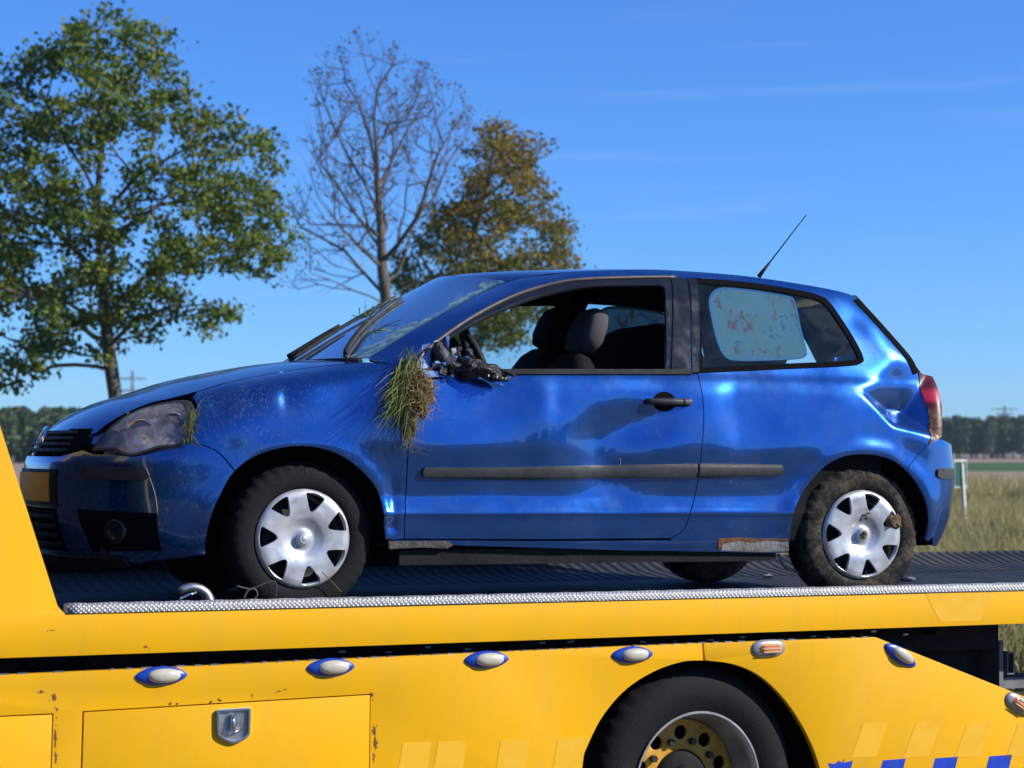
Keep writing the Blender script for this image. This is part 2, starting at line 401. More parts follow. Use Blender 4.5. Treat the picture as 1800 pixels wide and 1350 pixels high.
M['under'] = simple('black_underseal', (.010, .010, .011), .8, nz=(5, (.022, .021, .02)), bumps=(40, .4, .01), spec=.15)
M['gloss'] = simple('gloss_black_trim', (.010, .011, .013), .22, coat=.3, nz=(8, (.014, .015, .017)), spec=.35)
M['seat'] = simple('dark_seat_fabric', (.008, .008, .009), .95, spec=.1, nz=(30, (.014, .014, .015)), bumps=(240, .4, .004))
M['headrest'] = simple('grey_headrest_fabric', (.075, .070, .072), .95, spec=.1, bumps=(240, .4, .004))
M['lining'] = simple('dark_grey_cabin_lining', (.010, .010, .011), .9, spec=.1)
M['headlining'] = simple('black_headlining', (.007, .007, .008), .95, spec=.05)
M['silver'] = simple('silver_wheel_cover_paint', (.60, .61, .64), .38, .5, coat=.3, nz=(13, (.40, .39, .385)))
M['chrome'] = simple('chrome', (.75, .76, .78), .12, 1.0)
M['steel'] = simple('worn_steel', (.42, .42, .43), .38, .9, nz=(9, (.25, .24, .23)))
M['rust'] = simple('rusted_steel', (.24, .10, .02), .85, nz=(60, (.07, .03, .015)), bumps=(60, .6, .01))
M['primer'] = simple('scraped_grey_sill', (.30, .29, .27), .7, nz=(17, (.16, .12, .09)), bumps=(50, .5, .01))
M['scraped'] = simple('scraped_dark_sill', (.055, .05, .045), .8, nz=(21, (.16, .14, .115)), bumps=(60, .6, .01), spec=.2)
M['trimbrown'] = simple('weathered_window_seal', (.115, .085, .075), .5, nz=(16, (.05, .045, .045)))
M['tyre'] = tyre_mat('tyre_rubber', .25); M['muddy'] = tyre_mat('muddy_tyre_rubber', 1.0); M['trucktyre'] = tyre_mat('truck_tyre_rubber', .1)
M['rimblack'] = simple('black_steel_rim', (.012, .012, .012), .55)
M['windscreen'] = glass('windscreen_glass', (.30, .42, .46), 1.0, .04, (.20, .32, .30))
M['sideglass'] = glass('dusty_side_glass', (.92, .97, .95), .9, .10, (.17, .22, .18))
M['farglass'] = glass('clear_side_glass', (.72, .84, .86), .8)
M['backlight'] = glass('tinted_rear_glass', (.04, .05, .05), 1.0, .02)
M['lens'] = glass('headlamp_lens', (.80, .80, .82), 1.0, .80, (.52, .49, .50), .08, 4)
M['reflector'] = simple('lamp_reflector', (.40, .37, .39), .4, .3)
M['mud'] = simple('brown_soil', (.10, .062, .028), .95, nz=(30, (.20, .13, .06)), bumps=(70, .8, .02))

# ------------------------------------------------------------------ car frame and body surface (car axes: x back from the nose, y inward from the near side, z up)
ZF = 7.62
CR = frame(CAR_YAW, CAR_PITCH); FO, WB, HUBZ = .88, 2.465, .29
CO = CAMP + ray(530, 948) * ZF - CR @ np.array([FO, .03, HUBZ])
CARM = mat4(CR, CO)
eye = (CAMP - CO) @ CR
W_ = [(.12, .72), (.20, .783), (.26, .803), (.32, .812), (.37, .818), (.388, .823), (.41, .816), (.46, .806), (.52, .810), (.58, .8165), (.67, .8255), (.74, .823), (.82, .814), (.88, .803), (.93, .785), (.97, .762), (1.02, .742), (1.10, .712), (1.2, .672), (1.28, .636), (1.34, .603), (1.38, .57), (1.41, .525), (1.44, .45)]
W_B = [(.12, .745), (.20, .785), (.28, .808), (.36, .819), (.46, .825), (.66, .8255)] + W_[11:]
XF = [(.12, .10), (.20, .02), (.28, -.02), (.38, -.045), (.50, -.05), (.57, -.045), (.62, -.02), (.68, .03), (.72, .07), (.76, .14), (.80, .235), (.84, .345), (.88, .48), (.92, .66), (.96, .86), (1.0, 1.02), (1.1, 1.24), (1.2, 1.46), (1.3, 1.70), (1.40, 1.95), (1.44, 2.2)]
LF = [(.12, .62), (.50, .70), (.66, .70), (.76, .66), (.86, .60), (.96, .50), (1.1, .42), (1.4, .4)]
MF = [(.12, 2.3), (.55, 2.5), (.72, 2.8), (.84, 4.2), (.98, 4.6), (1.4, 3.6)]
XR = [(.12, 3.83), (.22, 3.90), (.30, 3.94), (.42, 3.975), (.56, 3.985), (.64, 3.975), (.72, 3.965), (.84, 3.955), (.95, 3.935), (1.02, 3.895), (1.10, 3.83), (1.20, 3.755), (1.30, 3.665), (1.38, 3.595), (1.44, 3.5)]
LR = .36
ARCH = [(FO - .005, .30), (FO + WB - .005, .30)]
DENTS = []           # filled below: functions of (x, z) giving inward displacement
def S(x, z, dents=True):
    x = np.asarray(x, float); z = np.asarray(z, float)
    b = sm_interp(z, W_); wb = np.clip((x - 3.36) / .2, 0, 1) + np.clip((.72 - x) / .2, 0, 1); wb = wb * wb * (3 - 2 * wb); b = b * (1 - wb) + sm_interp(z, W_B) * wb
    tf = np.clip((x - sm_interp(z, XF)) / interp(z, LF), 1e-6, 1); b = b * (1 - (1 - tf) ** 2.2) ** (1 / interp(z, MF))
    tr = np.clip((sm_interp(z, XR) - x) / LR, 1e-6, 1); b = b * (1 - (1 - tr) ** 2.4) ** (1 / 3.0)
    for ax, az in ARCH:
        r = np.hypot(x - ax, z - az); b = b + .013 * np.exp(-((r - .35) / .05) ** 2) * np.clip((z - .2) / .15, 0, 1)
    y = .825 - b
    if dents:
        for f in DENTS: y = y + f(x, z)
    return y
def unproj(px, py, dents=True, out=False):
    d = ray(px, py) @ CR; t = np.linspace((-.15 - eye[1]) / d[1], (.83 - eye[1]) / d[1], 900)
    P = eye + t[:, None] * d; F = P[:, 1] - S(P[:, 0], P[:, 2], dents)
    k = np.where((F[:-1] < 0) & (F[1:] >= 0))[0]
    if len(k) == 0: i = int(np.argmax(F)); return P[i]
    i = k[0]; a = F[i] / (F[i] - F[i + 1]); return P[i] + (P[i + 1] - P[i]) * a
def U(pts, dents=False): return np.array([unproj(x, y, dents) for x, y in pts])      # 3-D car points
def U2(pts): return U(pts)[:, [0, 2]]                                                  # (x, z) chart points
def planept(px, py, y): d = ray(px, py) @ CR; return eye + d * ((y - eye[1]) / d[1])
def side(p): return np.stack([p[:, 0], S(p[:, 0], p[:, 1]), p[:, 1]], 1)
def fromfar(p): q = side(p); q[:, 1] = 1.65 - q[:, 1]; return q
KW = 1 / .45
def wrap(p):
    u, z = np.abs(p[:, 0]), p[:, 1]; L = interp(z, LF); xf = sm_interp(z, XF)
    x = np.where(u < L, xf + L * np.minimum(u / L, 1) ** KW, xf + u); y = S(x, z, False)
    y = np.where(p[:, 0] >= 0, y, 1.65 - y); return np.stack([x, y, z], 1)
def wchart(P):                          # 3-D near-side points to wrap chart
    x, z = P[:, 0], P[:, 2]; L = interp(z, LF); t = np.maximum(x - sm_interp(z, XF), 1e-6)
    return np.stack([np.where(t < L, L * np.minimum(t / L, 1) ** .45, t), z], 1)

def gauss(px, py, A, sl, sr, sd, su, tilt=0.0):
    c = unproj(px, py, False); cx, cz = c[0], c[2]
    def f(x, z):
        dx, dz = x - cx, z - cz; ct, st = math.cos(tilt), math.sin(tilt); dx, dz = dx * ct + dz * st, dz * ct - dx * st
        return A * np.exp(-.5 * (dx / np.where(dx < 0, sl, sr)) ** 2 - .5 * (dz / np.where(dz < 0, sd, su)) ** 2)
    return f
def facets(edges_px, A, k=40.0, fall=None):
    """inward pyramid: each edge is two pixels; depth grows from the nearest edge"""
    E = []
    cen = np.mean([unproj(*p, False)[[0, 2]] for e in edges_px for p in e[:2]], 0)
    for e in edges_px:
        a, b = unproj(*e[0], False)[[0, 2]], unproj(*e[1], False)[[0, 2]]; n = np.array([-(b - a)[1], (b - a)[0]]); n /= np.linalg.norm(n)
        if n @ (cen - a) < 0: n = -n
        E.append((a, n, e[2]))
    def f(x, z):
        v = np.stack([((x - a[0]) * n[0] + (z - a[1]) * n[1]) * g for a, n, g in E], 0)
        s = -np.log(np.sum(np.exp(-np.clip(v, -1, 1) * k), 0)) / k
        return A * np.log1p(np.exp(np.clip(s * 90, -40, 40))) / 90
    return f
_d = []
_d.append(gauss(1062, 772, .036, .085, .15, .10, .070, .30)); _d.append(gauss(1155, 738, .012, .10, .06, .06, .05, .25)); _d.append(gauss(1075, 850, .012, .09, .07, .05, .07))
_d.append(gauss(1180, 790, -.006, .10, .08, .06, .06))
_d.append(gauss(860, 700, .008, .16, .12, .08, .08))
_d.append(gauss(800, 790, -.006, .12, .14, .07, .05))
_d.append(gauss(1303, 730, .015, .055, .20, .085, .10))
_d.append(gauss(1420, 790, -.008, .12, .10, .06, .06))
_d.append(facets([((1580, 628), (1476, 722), .75), ((1478, 726), (1574, 750), 1.7), ((1566, 744), (1630, 818), 1.7), ((1646, 800), (1642, 668), 1.0), ((1642, 660), (1580, 628), .6)], .80, 130))
_d.append(gauss(1540, 768, .004, .05, .05, .03, .05))
_d.append(gauss(1592, 806, .007, .035, .06, .05, .05))
_d.append(gauss(1500, 560, .006, .05, .05, .06, .05))
_d.append(gauss(505, 697, .014, .022, .05, .035, .03))
_d.append(gauss(382, 712, .012, .02, .03, .03, .025))
_d.append(gauss(600, 700, .010, .08, .08, .06, .05))
_d.append(gauss(690, 880, .010, .015, .02, .06, .05))
_d.append(gauss(690, 925, .012, .02, .015, .02, .02))
_d.append(gauss(430, 760, -.006, .08, .10, .05, .05))
_d.append(gauss(960, 480, .010, .08, .05, .02, .02))
_d.append(gauss(955, 740, -.006, .05, .035, .12, .10)); _d.append(gauss(1105, 735, .006, .07, .05, .05, .06)); _d.append(gauss(985, 705, .004, .03, .09, .04, .04))
def crumple(x, z):                      # soft irregular ripples left by the roll-over
    return .0027 * (np.sin(7.3 * x + 3.1 * z) * np.sin(5.1 * z - 2.2 * x + 1) + .6 * np.sin(13.7 * x - 9 * z + 2) * np.sin(11 * z + 4.4 * x))
_d.append(crumple)
DENTS[:] = _d

# ------------------------------------------------------------------ the wrecked car
car = empty('blue_hatchback', 'crashed blue three-door hatchback with dented side and missing door window on the flatbed', 'car', mat=CARM)
YC = .825
A_F = catmull([(362, 975), (363, 950), (370, 915), (386, 874), (413, 828), (450, 802), (490, 789), (526, 785), (565, 789), (602, 803), (635, 828), (662, 861), (675, 905), (678, 949)], 5)
A_R = catmull([(1628, 950), (1633, 920), (1627, 880), (1607, 843), (1583, 817), (1550, 803), (1517, 799), (1483, 803), (1450, 820), (1417, 857), (1398, 892), (1390, 930), (1387, 967)], 5)
kF = int(np.argmin(np.linalg.norm(A_F - [413, 828], axis=1))); kR = int(np.argmin(np.linalg.norm(A_R - [1595, 828], axis=1)))
def xr_lim(P, m=.012):
    P = np.array(P); P[:, 0] = np.minimum(P[:, 0], sm_interp(P[:, 1], XR) - m); return P
HOODL = catmull([(640, 636), (560, 644), (480, 656), (400, 672), (345, 688), (300, 700), (265, 708), (225, 724), (190, 744), (160, 768)], 6)
hk = int(np.argmin(np.linalg.norm(HOODL - [345, 688], axis=1)))
DOORF = catmull([(711, 948), (713, 870), (717, 790), (722, 720), (730, 668)], 5)
DOORR = catmull([(1180, 947), (1203, 930), (1216, 893), (1225, 852), (1234, 780), (1237, 735), (1235, 698), (1227, 657)], 5)
LAMPB = [(338, 697), (346, 715), (343, 745), (333, 777)]
SEAM = catmull([(333, 777), (352, 781), (385, 796), (413, 828)], 4)
# front wing
fender = panel('front_wing', [U2(joinc(A_F[kF:], [(690, 949)], DOORF, [(728, 662), (708, 648), (690, 640)], HOODL[:hk + 1], LAMPB, SEAM))], side, M['paint'], car, .016, .016, gap=.0022)
fender['label'] = 'dirt-scuffed dented front wing'
# body side: A-pillar, roof rail, C-pillar, quarter panel and sill in one pressing
FRAME = catmull([(1207, 488), (1176, 487), (1100, 488), (1040, 490), (990, 495), (930, 510), (880, 530), (820, 563), (765, 602), (740, 626), (728, 655)], 5)
ROOFL = catmull([(893, 495), (920, 488), (960, 482), (1000, 478), (1060, 475), (1120, 474), (1180, 475), (1300, 484), (1400, 498), (1480, 513), (1508, 525)], 5)
SCREEN = catmull([(648, 630), (700, 597), (760, 562), (830, 523), (868, 504), (893, 495)], 5)
HATCHL = catmull([(1508, 525), (1530, 548), (1570, 592), (1605, 632), (1620, 655)], 4)
LAMPF = catmull([(1621, 655), (1632, 688), (1640, 725), (1638, 762), (1630, 783)], 4)
RSEAM = catmull([(1630, 783), (1612, 802), (1595, 828)], 4)
bs_px = joinc(SCREEN, ROOFL, HATCHL, LAMPF, RSEAM, A_R[kR:], [(1380, 973), (1250, 970), (1100, 968), (900, 962), (690, 956), (690, 949), (711, 949)], [(711, 949), (950, 951), (1180, 949.5)], DOORR, [(1214, 655)], FRAME, [(690, 640)])
QHOLE = catmull([(1222, 494), (1330, 504), (1420, 519), (1450, 531), (1492, 592), (1508, 626), (1500, 636), (1478, 638), (1350, 644), (1230, 649), (1226, 600)], 5, True)
QOUT = joinc(catmull([(1213, 489), (1270, 493), (1330, 499), (1400, 510), (1440, 520), (1458, 532), (1480, 562), (1502, 597), (1517, 628), (1513, 639), (1482, 644), (1350, 650), (1226, 656)], 5))
BS = [xr_lim(U2(bs_px)), U2(QHOLE)]
bside = panel('body_side', BS, side, M['paint'], car, .014, .016, gap=.0015); bside['label'] = 'dented rear quarter, roof rail and sill on the near side'
# door skin
DR = U2(joinc(DOORF, [(728, 656), (900, 656), (1100, 656), (1227, 657)], DOORR[::-1], [(950, 949), (711, 948)]))
door = panel('door', [DR], side, M['paint'], car, .0125, .018, gap=.003); door['label'] = 'dented near side door without its window pane'
# door window frame
OPEN = joinc(catmull([(765, 649), (767, 625), (782, 601), (830, 568), (885, 542), (940, 521), (1000, 508), (1060, 502), (1158, 501)], 5), catmull([(1158, 501), (1167, 505), (1169, 515)], 3), [(1171, 640), (1168, 650)])
frame_px = joinc([(727, 657)], FRAME[::-1][1:], [(1207, 489), (1181, 489)], [(1182, 657)])
panel('window_frame', [U2(frame_px), U2(OPEN)], side, M['gloss'], door, .02, .02, out=.001, gap=.001)
panel('pillar_trim', [U2([(1179, 490), (1206, 490), (1213, 654), (1180, 654)])], side, M['gloss'], door, .02, .01, out=.006, gap=.001)
panel('pillar_trim', [U2([(1208, 490), (1223, 491), (1229, 655), (1216, 655)])], side, M['gloss'], car, .02, .01, out=.005, gap=.001)
panel('waist_seal', [U2([(740, 649), (900, 650), (1180, 650), (1214, 650), (1216, 659), (1180, 659), (900, 659), (742, 659)])], side, M['black'], door, .02, .008, out=.007)
q = MB(); P = U(FRAME[4:]); P[:, 1] -= .004; q.tube(P, .0075, 8); q.build('window_seal', M['trimbrown'], door, True)
panel('quarter_window', [U2(inset(QOUT, 3))], side, M['sideglass'], car, .03, 0, out=-.001)
panel('quarter_window_seal', [U2(QOUT), U2(inset(QOUT, 9))], side, M['dark'], car, .02, .012, out=.004)
# handle: recess, bow and cap
hc = unproj(1168, 707)
q = MB(); cc = []
for k in range(28):
    a = 2 * math.pi * k / 28; cc.append((hc[0] + .052 * math.cos(a), hc[2] + .043 * math.sin(a) * (1.0 if math.sin(a) > 0 else .9)))
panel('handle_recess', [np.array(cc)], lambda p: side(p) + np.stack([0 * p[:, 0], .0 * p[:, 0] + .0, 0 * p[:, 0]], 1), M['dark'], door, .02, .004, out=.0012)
def on_side(px, py, o=0.0): P = unproj(px, py); P = P.copy(); P[1] -= o; return P
h0, h1 = on_side(1136, 706), on_side(1211, 707); t_ = np.linspace(0, 1, 14)
pts = h0 + (h1 - h0) * t_[:, None]; pts[:, 1] = np.array([S(p[0], p[2]) for p in pts]) - .004 - .026 * np.sin(np.pi * np.clip(t_, .0, 1)) ** .5
q = MB(); q.tube(pts, .0125 + .003 * np.sin(np.pi * t_), 10); hb = q.build('door_handle', M['strip'], door, True)
q = MB(); q.tube(pts[10:], .0152, 10); q.build('handle_cap', M['strip'], door, True)
# rub strips
def strip(name, px, o=.014, mt='strip', par=None):
    L_ = U2(px); z0, z1 = L_[:, 1].min(), L_[:, 1].max(); rd = .009 if mt == 'strip' else 0
    def sf(p): q_ = side(p); q_[:, 1] -= rd * np.sqrt(np.clip(1 - (2 * (p[:, 1] - z0) / (z1 - z0) - 1) ** 2, 0, 1)); return q_
    return panel(name, [L_], sf, M[mt], par or car, .008 if rd else .02, .02, out=o - rd * .6)
strip('rub_strip', joinc(catmull([(743, 838), (741, 830), (745, 822)], 4), [(900, 821), (1224, 817), (1221, 838), (900, 840)]), par=door)
strip('rub_strip', joinc([(1228, 817), (1372, 819)], catmull([(1372, 819), (1375, 826), (1371, 835)], 3), [(1225, 837)]))
# scraped sill ends
strip('scraped_sill', [(1264, 948), (1300, 946), (1384, 950), (1386, 968), (1340, 970), (1263, 967)], .003, 'primer'); strip('scraped_sill', [(684, 952), (790, 951), (797, 958), (786, 964), (740, 962), (684, 965)], .002, 'scraped')
strip('rust_edge', [(1262, 947), (1300, 945), (1330, 947), (1384, 947), (1384, 951), (1350, 949), (1320, 953), (1300, 949), (1270, 955), (1268, 966), (1262, 966)], .0045, 'rust')
# rear bumper, rear closing panels
RBx = xr_lim(U2(joinc(RSEAM[::-1], [(1640, 770), (1655, 772)])), .03)
zz = np.linspace(RBx[-1][1], .30, 10)[1:]
RB = np.vstack([RBx, np.stack([sm_interp(zz, XR) - .03, zz], 1), [[3.80, .235], [3.735, .235]], U2(A_R[:kR + 1])])
rbump = panel('rear_bumper', [RB], side, M['paint'], car, .014, .02, gap=.0015)
panel('bumper_strip', [xr_lim(U2([(1646, 826), (1650, 823), (1673, 824), (1674, 842), (1652, 841), (1646, 837)]), .02)], side, M['strip'], rbump, .02, .03, out=.010)
def bridge(name, E, bul, mt, parent, nq=26, p=2.6, off=None, flip=False):
    E = np.array(E); Fm = E.copy(); Fm[:, 1] = 1.65 - Fm[:, 1]; V = []; bul = np.broadcast_to(np.array(bul, float), (len(E), 3))
    qs = .5 - .5 * np.cos(np.linspace(0, np.pi, nq)); ph = (1 - np.abs(2 * qs - 1) ** p)
    for i in range(len(E)):
        for qq, f in zip(qs, ph): V.append(E[i] + (Fm[i] - E[i]) * qq + bul[i] * f)
    n = nq; Fc = [(i * n + j, i * n + j + 1, (i + 1) * n + j + 1, (i + 1) * n + j) for i in range(len(E) - 1) for j in range(n - 1)]
    if flip: Fc = [f[::-1] for f in Fc]
    return mk(name, V, Fc, M[mt] if isinstance(mt, str) else mt, parent, True)
def edge_r(z0, z1, n=14, m=.03): z = np.linspace(z0, z1, n); p = np.stack([sm_interp(z, XR) - m, z], 1); return side(p)
bridge('bumper_face', edge_r(.235, .66), (.035, 0, 0), 'paint', rbump)
tg = bridge('tailgate', edge_r(.66, 1.0), (.05, 0, 0), 'paint', car)
bridge('rear_window', xr_edge := edge_r(1.0, 1.36), (.055, 0, .015), 'backlight', tg)
hsl = joinc(HATCHL, (HATCHL + [-8, 3])[::-1])
panel('hatch_seal', [xr_lim(U2(hsl), .012)], side, M['dark'], car, .02, .01, out=.003)
# tail lamp
lamp_px = joinc(LAMPF[::-1], [(1640, 663), (1650, 690), (1655, 715), (1654, 768)])
LL = xr_lim(U2(lamp_px), .014)
tl = NT('red_lamp_lens'); co = tl.coord('Object'); sx = tl.new('ShaderNodeSeparateXYZ'); tl.link(co, sx.inputs[0])
mz = tl.new('ShaderNodeMapRange'); tl.link(sx.outputs[2], mz.inputs[0]); mz.inputs[1].default_value = .70; mz.inputs[2].default_value = .99
crack = tl.noise(co, 60, 5, .7)
tl.set(Base_Color=tl.mix(tl.ramp(mz.outputs[0], [(.42, 1), (.52, 0)]), tl.mix(tl.ramp(mz.outputs[0], [(.55, 0), (.6, 1), (.72, 1), (.8, 0)]), (.07, .003, .010), (.42, .015, .045)), tl.mix(tl.ramp(crack, [(.45, 0), (.55, 1)]), (.09, .018, .014), (.17, .11, .05))), Roughness=.4, Coat_Weight=.1, Specular_IOR_Level=.3)
tail = panel('tail_lamp', [LL], side, tl.m, car, .012, .02, out=.004); tail['label'] = 'broken red tail lamp'
mirror_y(tail, YC)
# bonnet, windscreen, roof
HE = U(HOODL[:-2]); HE[:, 1] += .003
ts = np.linspace(0, 1, len(HE))[:, None]
hood = bridge('bonnet', HE, np.hstack([-.09 - .07 * (1 - ts) ** 3 - .02 * ts, 0 * ts, .024 - .004 * ts - .024 * ts ** 3]), 'paint', car, 30, 2.4, flip=True)
SE = U(SCREEN); SE[:, 1] += .004; ts = np.linspace(0, 1, len(SE))[:, None]
sb = np.hstack([-.165 + .005 * ts, 0 * ts, .002 + .045 * ts])
wsc = bridge('windscreen', SE, sb, 'windscreen', car, 30, 2.3)
RE = U(ROOFL); RE[:, 1] += .003; ts = np.linspace(0, 1, len(RE))[:, None]
rb = np.hstack([-.16 * (1 - ts) ** 2.5 + .06 * ts ** 3, 0 * ts, .047 - .012 * np.clip(ts * 3, 0, 1) - .01 * ts])
roof = bridge('roof', RE, rb, 'paint', car, 30, 2.3)
lin = RE.copy(); lin[:, 2] -= .03; lin[:, 1] += .02; bridge('headlining', lin, rb, 'headlining', roof, 12, 2.3)
# dark print band at the edge of the windscreen, cracked laminated edge showing green
def ribbon(name, Ea, Eb, mt, par, off=.004):
    V = []; 
    for a, b in zip(Ea, Eb): V += [a, b]
    V = np.array(V); n = len(Ea); F = [(2 * i, 2 * i + 1, 2 * i + 3, 2 * i + 2) for i in range(n - 1)]
    return mk(name, V, F, M[mt], par, True)
def screen_pt(i_t, qq, off=.0):
    i = i_t * (len(SE) - 1); a = int(min(i, len(SE) - 2)); f = i - a; E = SE[a] * (1 - f) + SE[a + 1] * f; B = sb[a] * (1 - f) + sb[a + 1] * f
    ph = 1 - abs(2 * qq - 1) ** 2.3; P = E.copy(); P[1] = E[1] + (1.65 - 2 * E[1]) * qq; P = P + B * ph
    nrm = np.array([-.62, -.35 * (1 - 2 * qq), .70]); nrm /= np.linalg.norm(nrm); return P + nrm * off
ck = NT('crazed_laminated_glass'); co = ck.coord('Object'); v = ck.new('ShaderNodeTexVoronoi'); v.feature = 'DISTANCE_TO_EDGE'; ck.link(ck.coord('Object', (70, 70, 70)), v.inputs['Vector'])
fac = ck.math('MULTIPLY', ck.ramp(ck.noise(co, 26, 5, .7), [(.42, .15), (.62, 1)]), ck.ramp(v.outputs[0], [(.0, 1), (.22, .45)]))
tr = ck.new('ShaderNodeBsdfTransparent'); tr.inputs[0].default_value = (.55, .75, .70, 1); df = ck.new('ShaderNodeBsdfPrincipled'); df.inputs['Base Color'].default_value = (.44, .64, .57, 1); df.inputs['Roughness'].default_value = .25
mx = ck.new('ShaderNodeMixShader'); ck.link(ck.math('MULTIPLY', fac, .75), mx.inputs[0]); ck.link(tr.outputs[0], mx.inputs[1]); ck.link(df.outputs[0], mx.inputs[2]); ck.link(mx.outputs[0], ck.out.inputs[0]); M['crazed'] = ck.m
tt = np.linspace(.0, .97, 30); wv = .012 * np.sin(tt * 25) + .006 * np.sin(tt * 61)
ribbon('cracked_edge', [screen_pt(t, .006, .004) for t in tt], [screen_pt(t, .060 - .03 * t + 1.3 * wv[i] + .02 * math.sin(t * 9), .004) for i, t in enumerate(tt)], 'crazed', wsc)
# wipers with arms
def wiper(q0, q1, t0, t1, lift):
    a = [screen_pt(t0 + (t1 - t0) * s, q0 + (q1 - q0) * s, lift * (.6 + .4 * s)) for s in np.linspace(0, 1, 10)]
    q = MB(); q.tube(a, .009, 6); o = q.build('wiper', M['strip'], wsc, True)
    b = [screen_pt(t0 + (t1 - t0) * s * .55, q0 + (q1 - q0) * s * .55 - .012, lift + .012) for s in np.linspace(0, 1, 8)]
    q = MB(); q.tube(b, np.linspace(.011, .006, 8), 6); q.build('wiper_arm', M['black'], o, True)
wiper(.10, .37, .03, .56, .012); wiper(.44, .43, .01, .56, .018)
cw = [screen_pt(-.0, x, .006) for x in np.linspace(.01, .99, 16)]
q = MB(); q.tube([c + np.array([-.02, 0, -.016]) for c in cw], .016, 8); q.build('scuttle', M['black'], car, True)
# spoiler lip and antenna
s0 = U([(1470, 512), (1512, 524)])
q = MB(); e = RE[-1]; prof = [(-.12, .002), (-.006, -.010), (-.004, -.024), (-.06, -.030)]
V = []; ny = 14
for j in range(ny):
    yy = e[1] + .02 + (1.65 - 2 * e[1] - .04) * j / (ny - 1); f = 1 - abs(2 * j / (ny - 1) - 1) ** 2.3
    V += [(e[0] + a + .055 * f, yy, e[2] + b + .027 * f) for a, b in prof]
q.add(V, [(4 * j + k, 4 * j + (k + 1) % 4, 4 * j + 4 + (k + 1) % 4, 4 * j + 4 + k) for j in range(ny - 1) for k in range(4)] + [(0, 1, 2, 3), tuple(4 * (ny - 1) + k for k in (3, 2, 1, 0))])
autosmooth(q.build('spoiler', M['paint'], car), 40)
a0, a1 = planept(1334, 486, .80), planept(1417, 378, .80)
q = MB(); q.tube([a0, a0 + (a1 - a0) * .22], [.011, .006], 8); ab = q.build('antenna_base', M['black'], car, True)
q = MB(); q.tube([a0 + (a1 - a0) * s for s in (.2, .6, 1)], [.0035, .003, .0025], 6); q.build('antenna_whip', M['black'], ab, True)

# front end in the wrap-round chart
def W2(px): return wchart(U(px))
def sym(P): Q = P.copy(); Q[:, 0] *= -1; return np.vstack([P, Q[::-1]])
bt = W2(joinc([(413, 828)], SEAM[::-1], [(318, 787), (290, 792), (235, 803), (205, 800), (165, 798)]))
top = np.vstack([bt[bt[:, 0] > 0], [[.30, .625], [.22, .60], [.0, .60]]])
ub = W2(A_F[:kF + 1])
bot = np.vstack([[[.0, .185], [.25, .185]], [[ub[0][0] - .15, .20]], ub])
near = np.vstack([bot, top[1:]])
near = near[np.r_[True, np.linalg.norm(np.diff(near, axis=0), axis=1) > 1e-4]]
half = near[near[:, 0] > 1e-6]
fb_loop = np.vstack([half, (half * [-1, 1])[::-1]])
fbump = panel('front_bumper', [fb_loop], wrap, M['paint'], car, .018, .02, gap=.0015)
def wpatch(name, pts, mt, par, o=.004, lip=.012, stp=.03): return panel(name, [np.array(pts, float)], wrap, M[mt], par, stp, lip, out=o)
def usym(u, z0, z1): return [(-u, z0), (u, z0), (u, z1), (-u, z1)]
lg = wpatch('lower_intake', usym(.22, .235, .40), 'dark', fbump)
for k in range(4): wpatch('intake_slat', usym(.215, .255 + .036 * k, .267 + .036 * k), 'black', lg, .018, .014)
for sg in (1, -1):
    fg = wpatch('fog_intake', [(sg * .32, .24), (sg * .50, .25), (sg * .52, .39), (sg * .31, .40)][::sg], 'dark', fbump)
    c = wrap(np.array([[sg * .41, .32]]))[0]; d = wrap(np.array([[sg * .41 + .01, .32]]))[0] - c; d /= np.linalg.norm(d); nn = np.array([d[1], -d[0], 0])
    q = MB()
    fr = np.stack([d, nn, [0, 0, 1]], 0)
    l_ = MB().lathe([(0, 0), (.03, .004), (.042, .012), (.048, .0)], 20); q.add(np.array(l_.V) @ fr + c + nn * .006, l_.F); q.build('fog_lamp', M['gloss'], fg, True)
    wpatch('bumper_strip', [(sg * .33, .515), (sg * .50, .512), (sg * .515, .53), (sg * .505, .56), (sg * .33, .565)][::sg], 'strip', fbump, .013, .016)
pl = wpatch('number_plate_holder', usym(.225, .405, .55), 'black', fbump, .008, .02)
M['plate'] = simple('yellow_number_plate', (.80, .40, .01), .6, spec=.15); M['plateblue'] = simple('blue_plate_band', (.02, .06, .35), .4)
npn = wpatch('number_plate', usym(.20, .425, .535), 'plate', pl, .014, .006); wpatch('plate_band', [(-.20, .425), (-.165, .425), (-.165, .535), (-.20, .535)], 'plateblue', npn, .0155, .002)
wpatch('bumper_lip', usym(.40, .19, .22), 'black', fbump, .014, .02)
gr = wpatch('radiator_grille', [(-.24, .606), (.24, .606), (.30, .64), (.25, .708), (-.25, .708), (-.30, .64)], 'dark', car, .0, .02)
for k in range(4): wpatch('grille_slat', usym(.245 - .012 * k, .614 + .023 * k, .624 + .023 * k), 'black', gr, .014, .012)
bc = wrap(np.array([[0, .660]]))[0]; q = MB(); l_ = MB().lathe([(.046, .004), (.052, -.004), (.060, -.004), (.064, .006)], 32); sl = np.array([[1, 0, 0], [0, .9, .43], [0, -.43, .9]])
def badge_pts(Vv): Vv = np.array(Vv); return np.stack([Vv[:, 1] * 1.0 + bc[0] - .016, Vv[:, 0] + bc[1], Vv[:, 2] + bc[2]], 1) + np.stack([.42 * Vv[:, 2], 0 * Vv[:, 0], 0 * Vv[:, 0]], 1)
q.add(badge_pts(l_.V), l_.F)
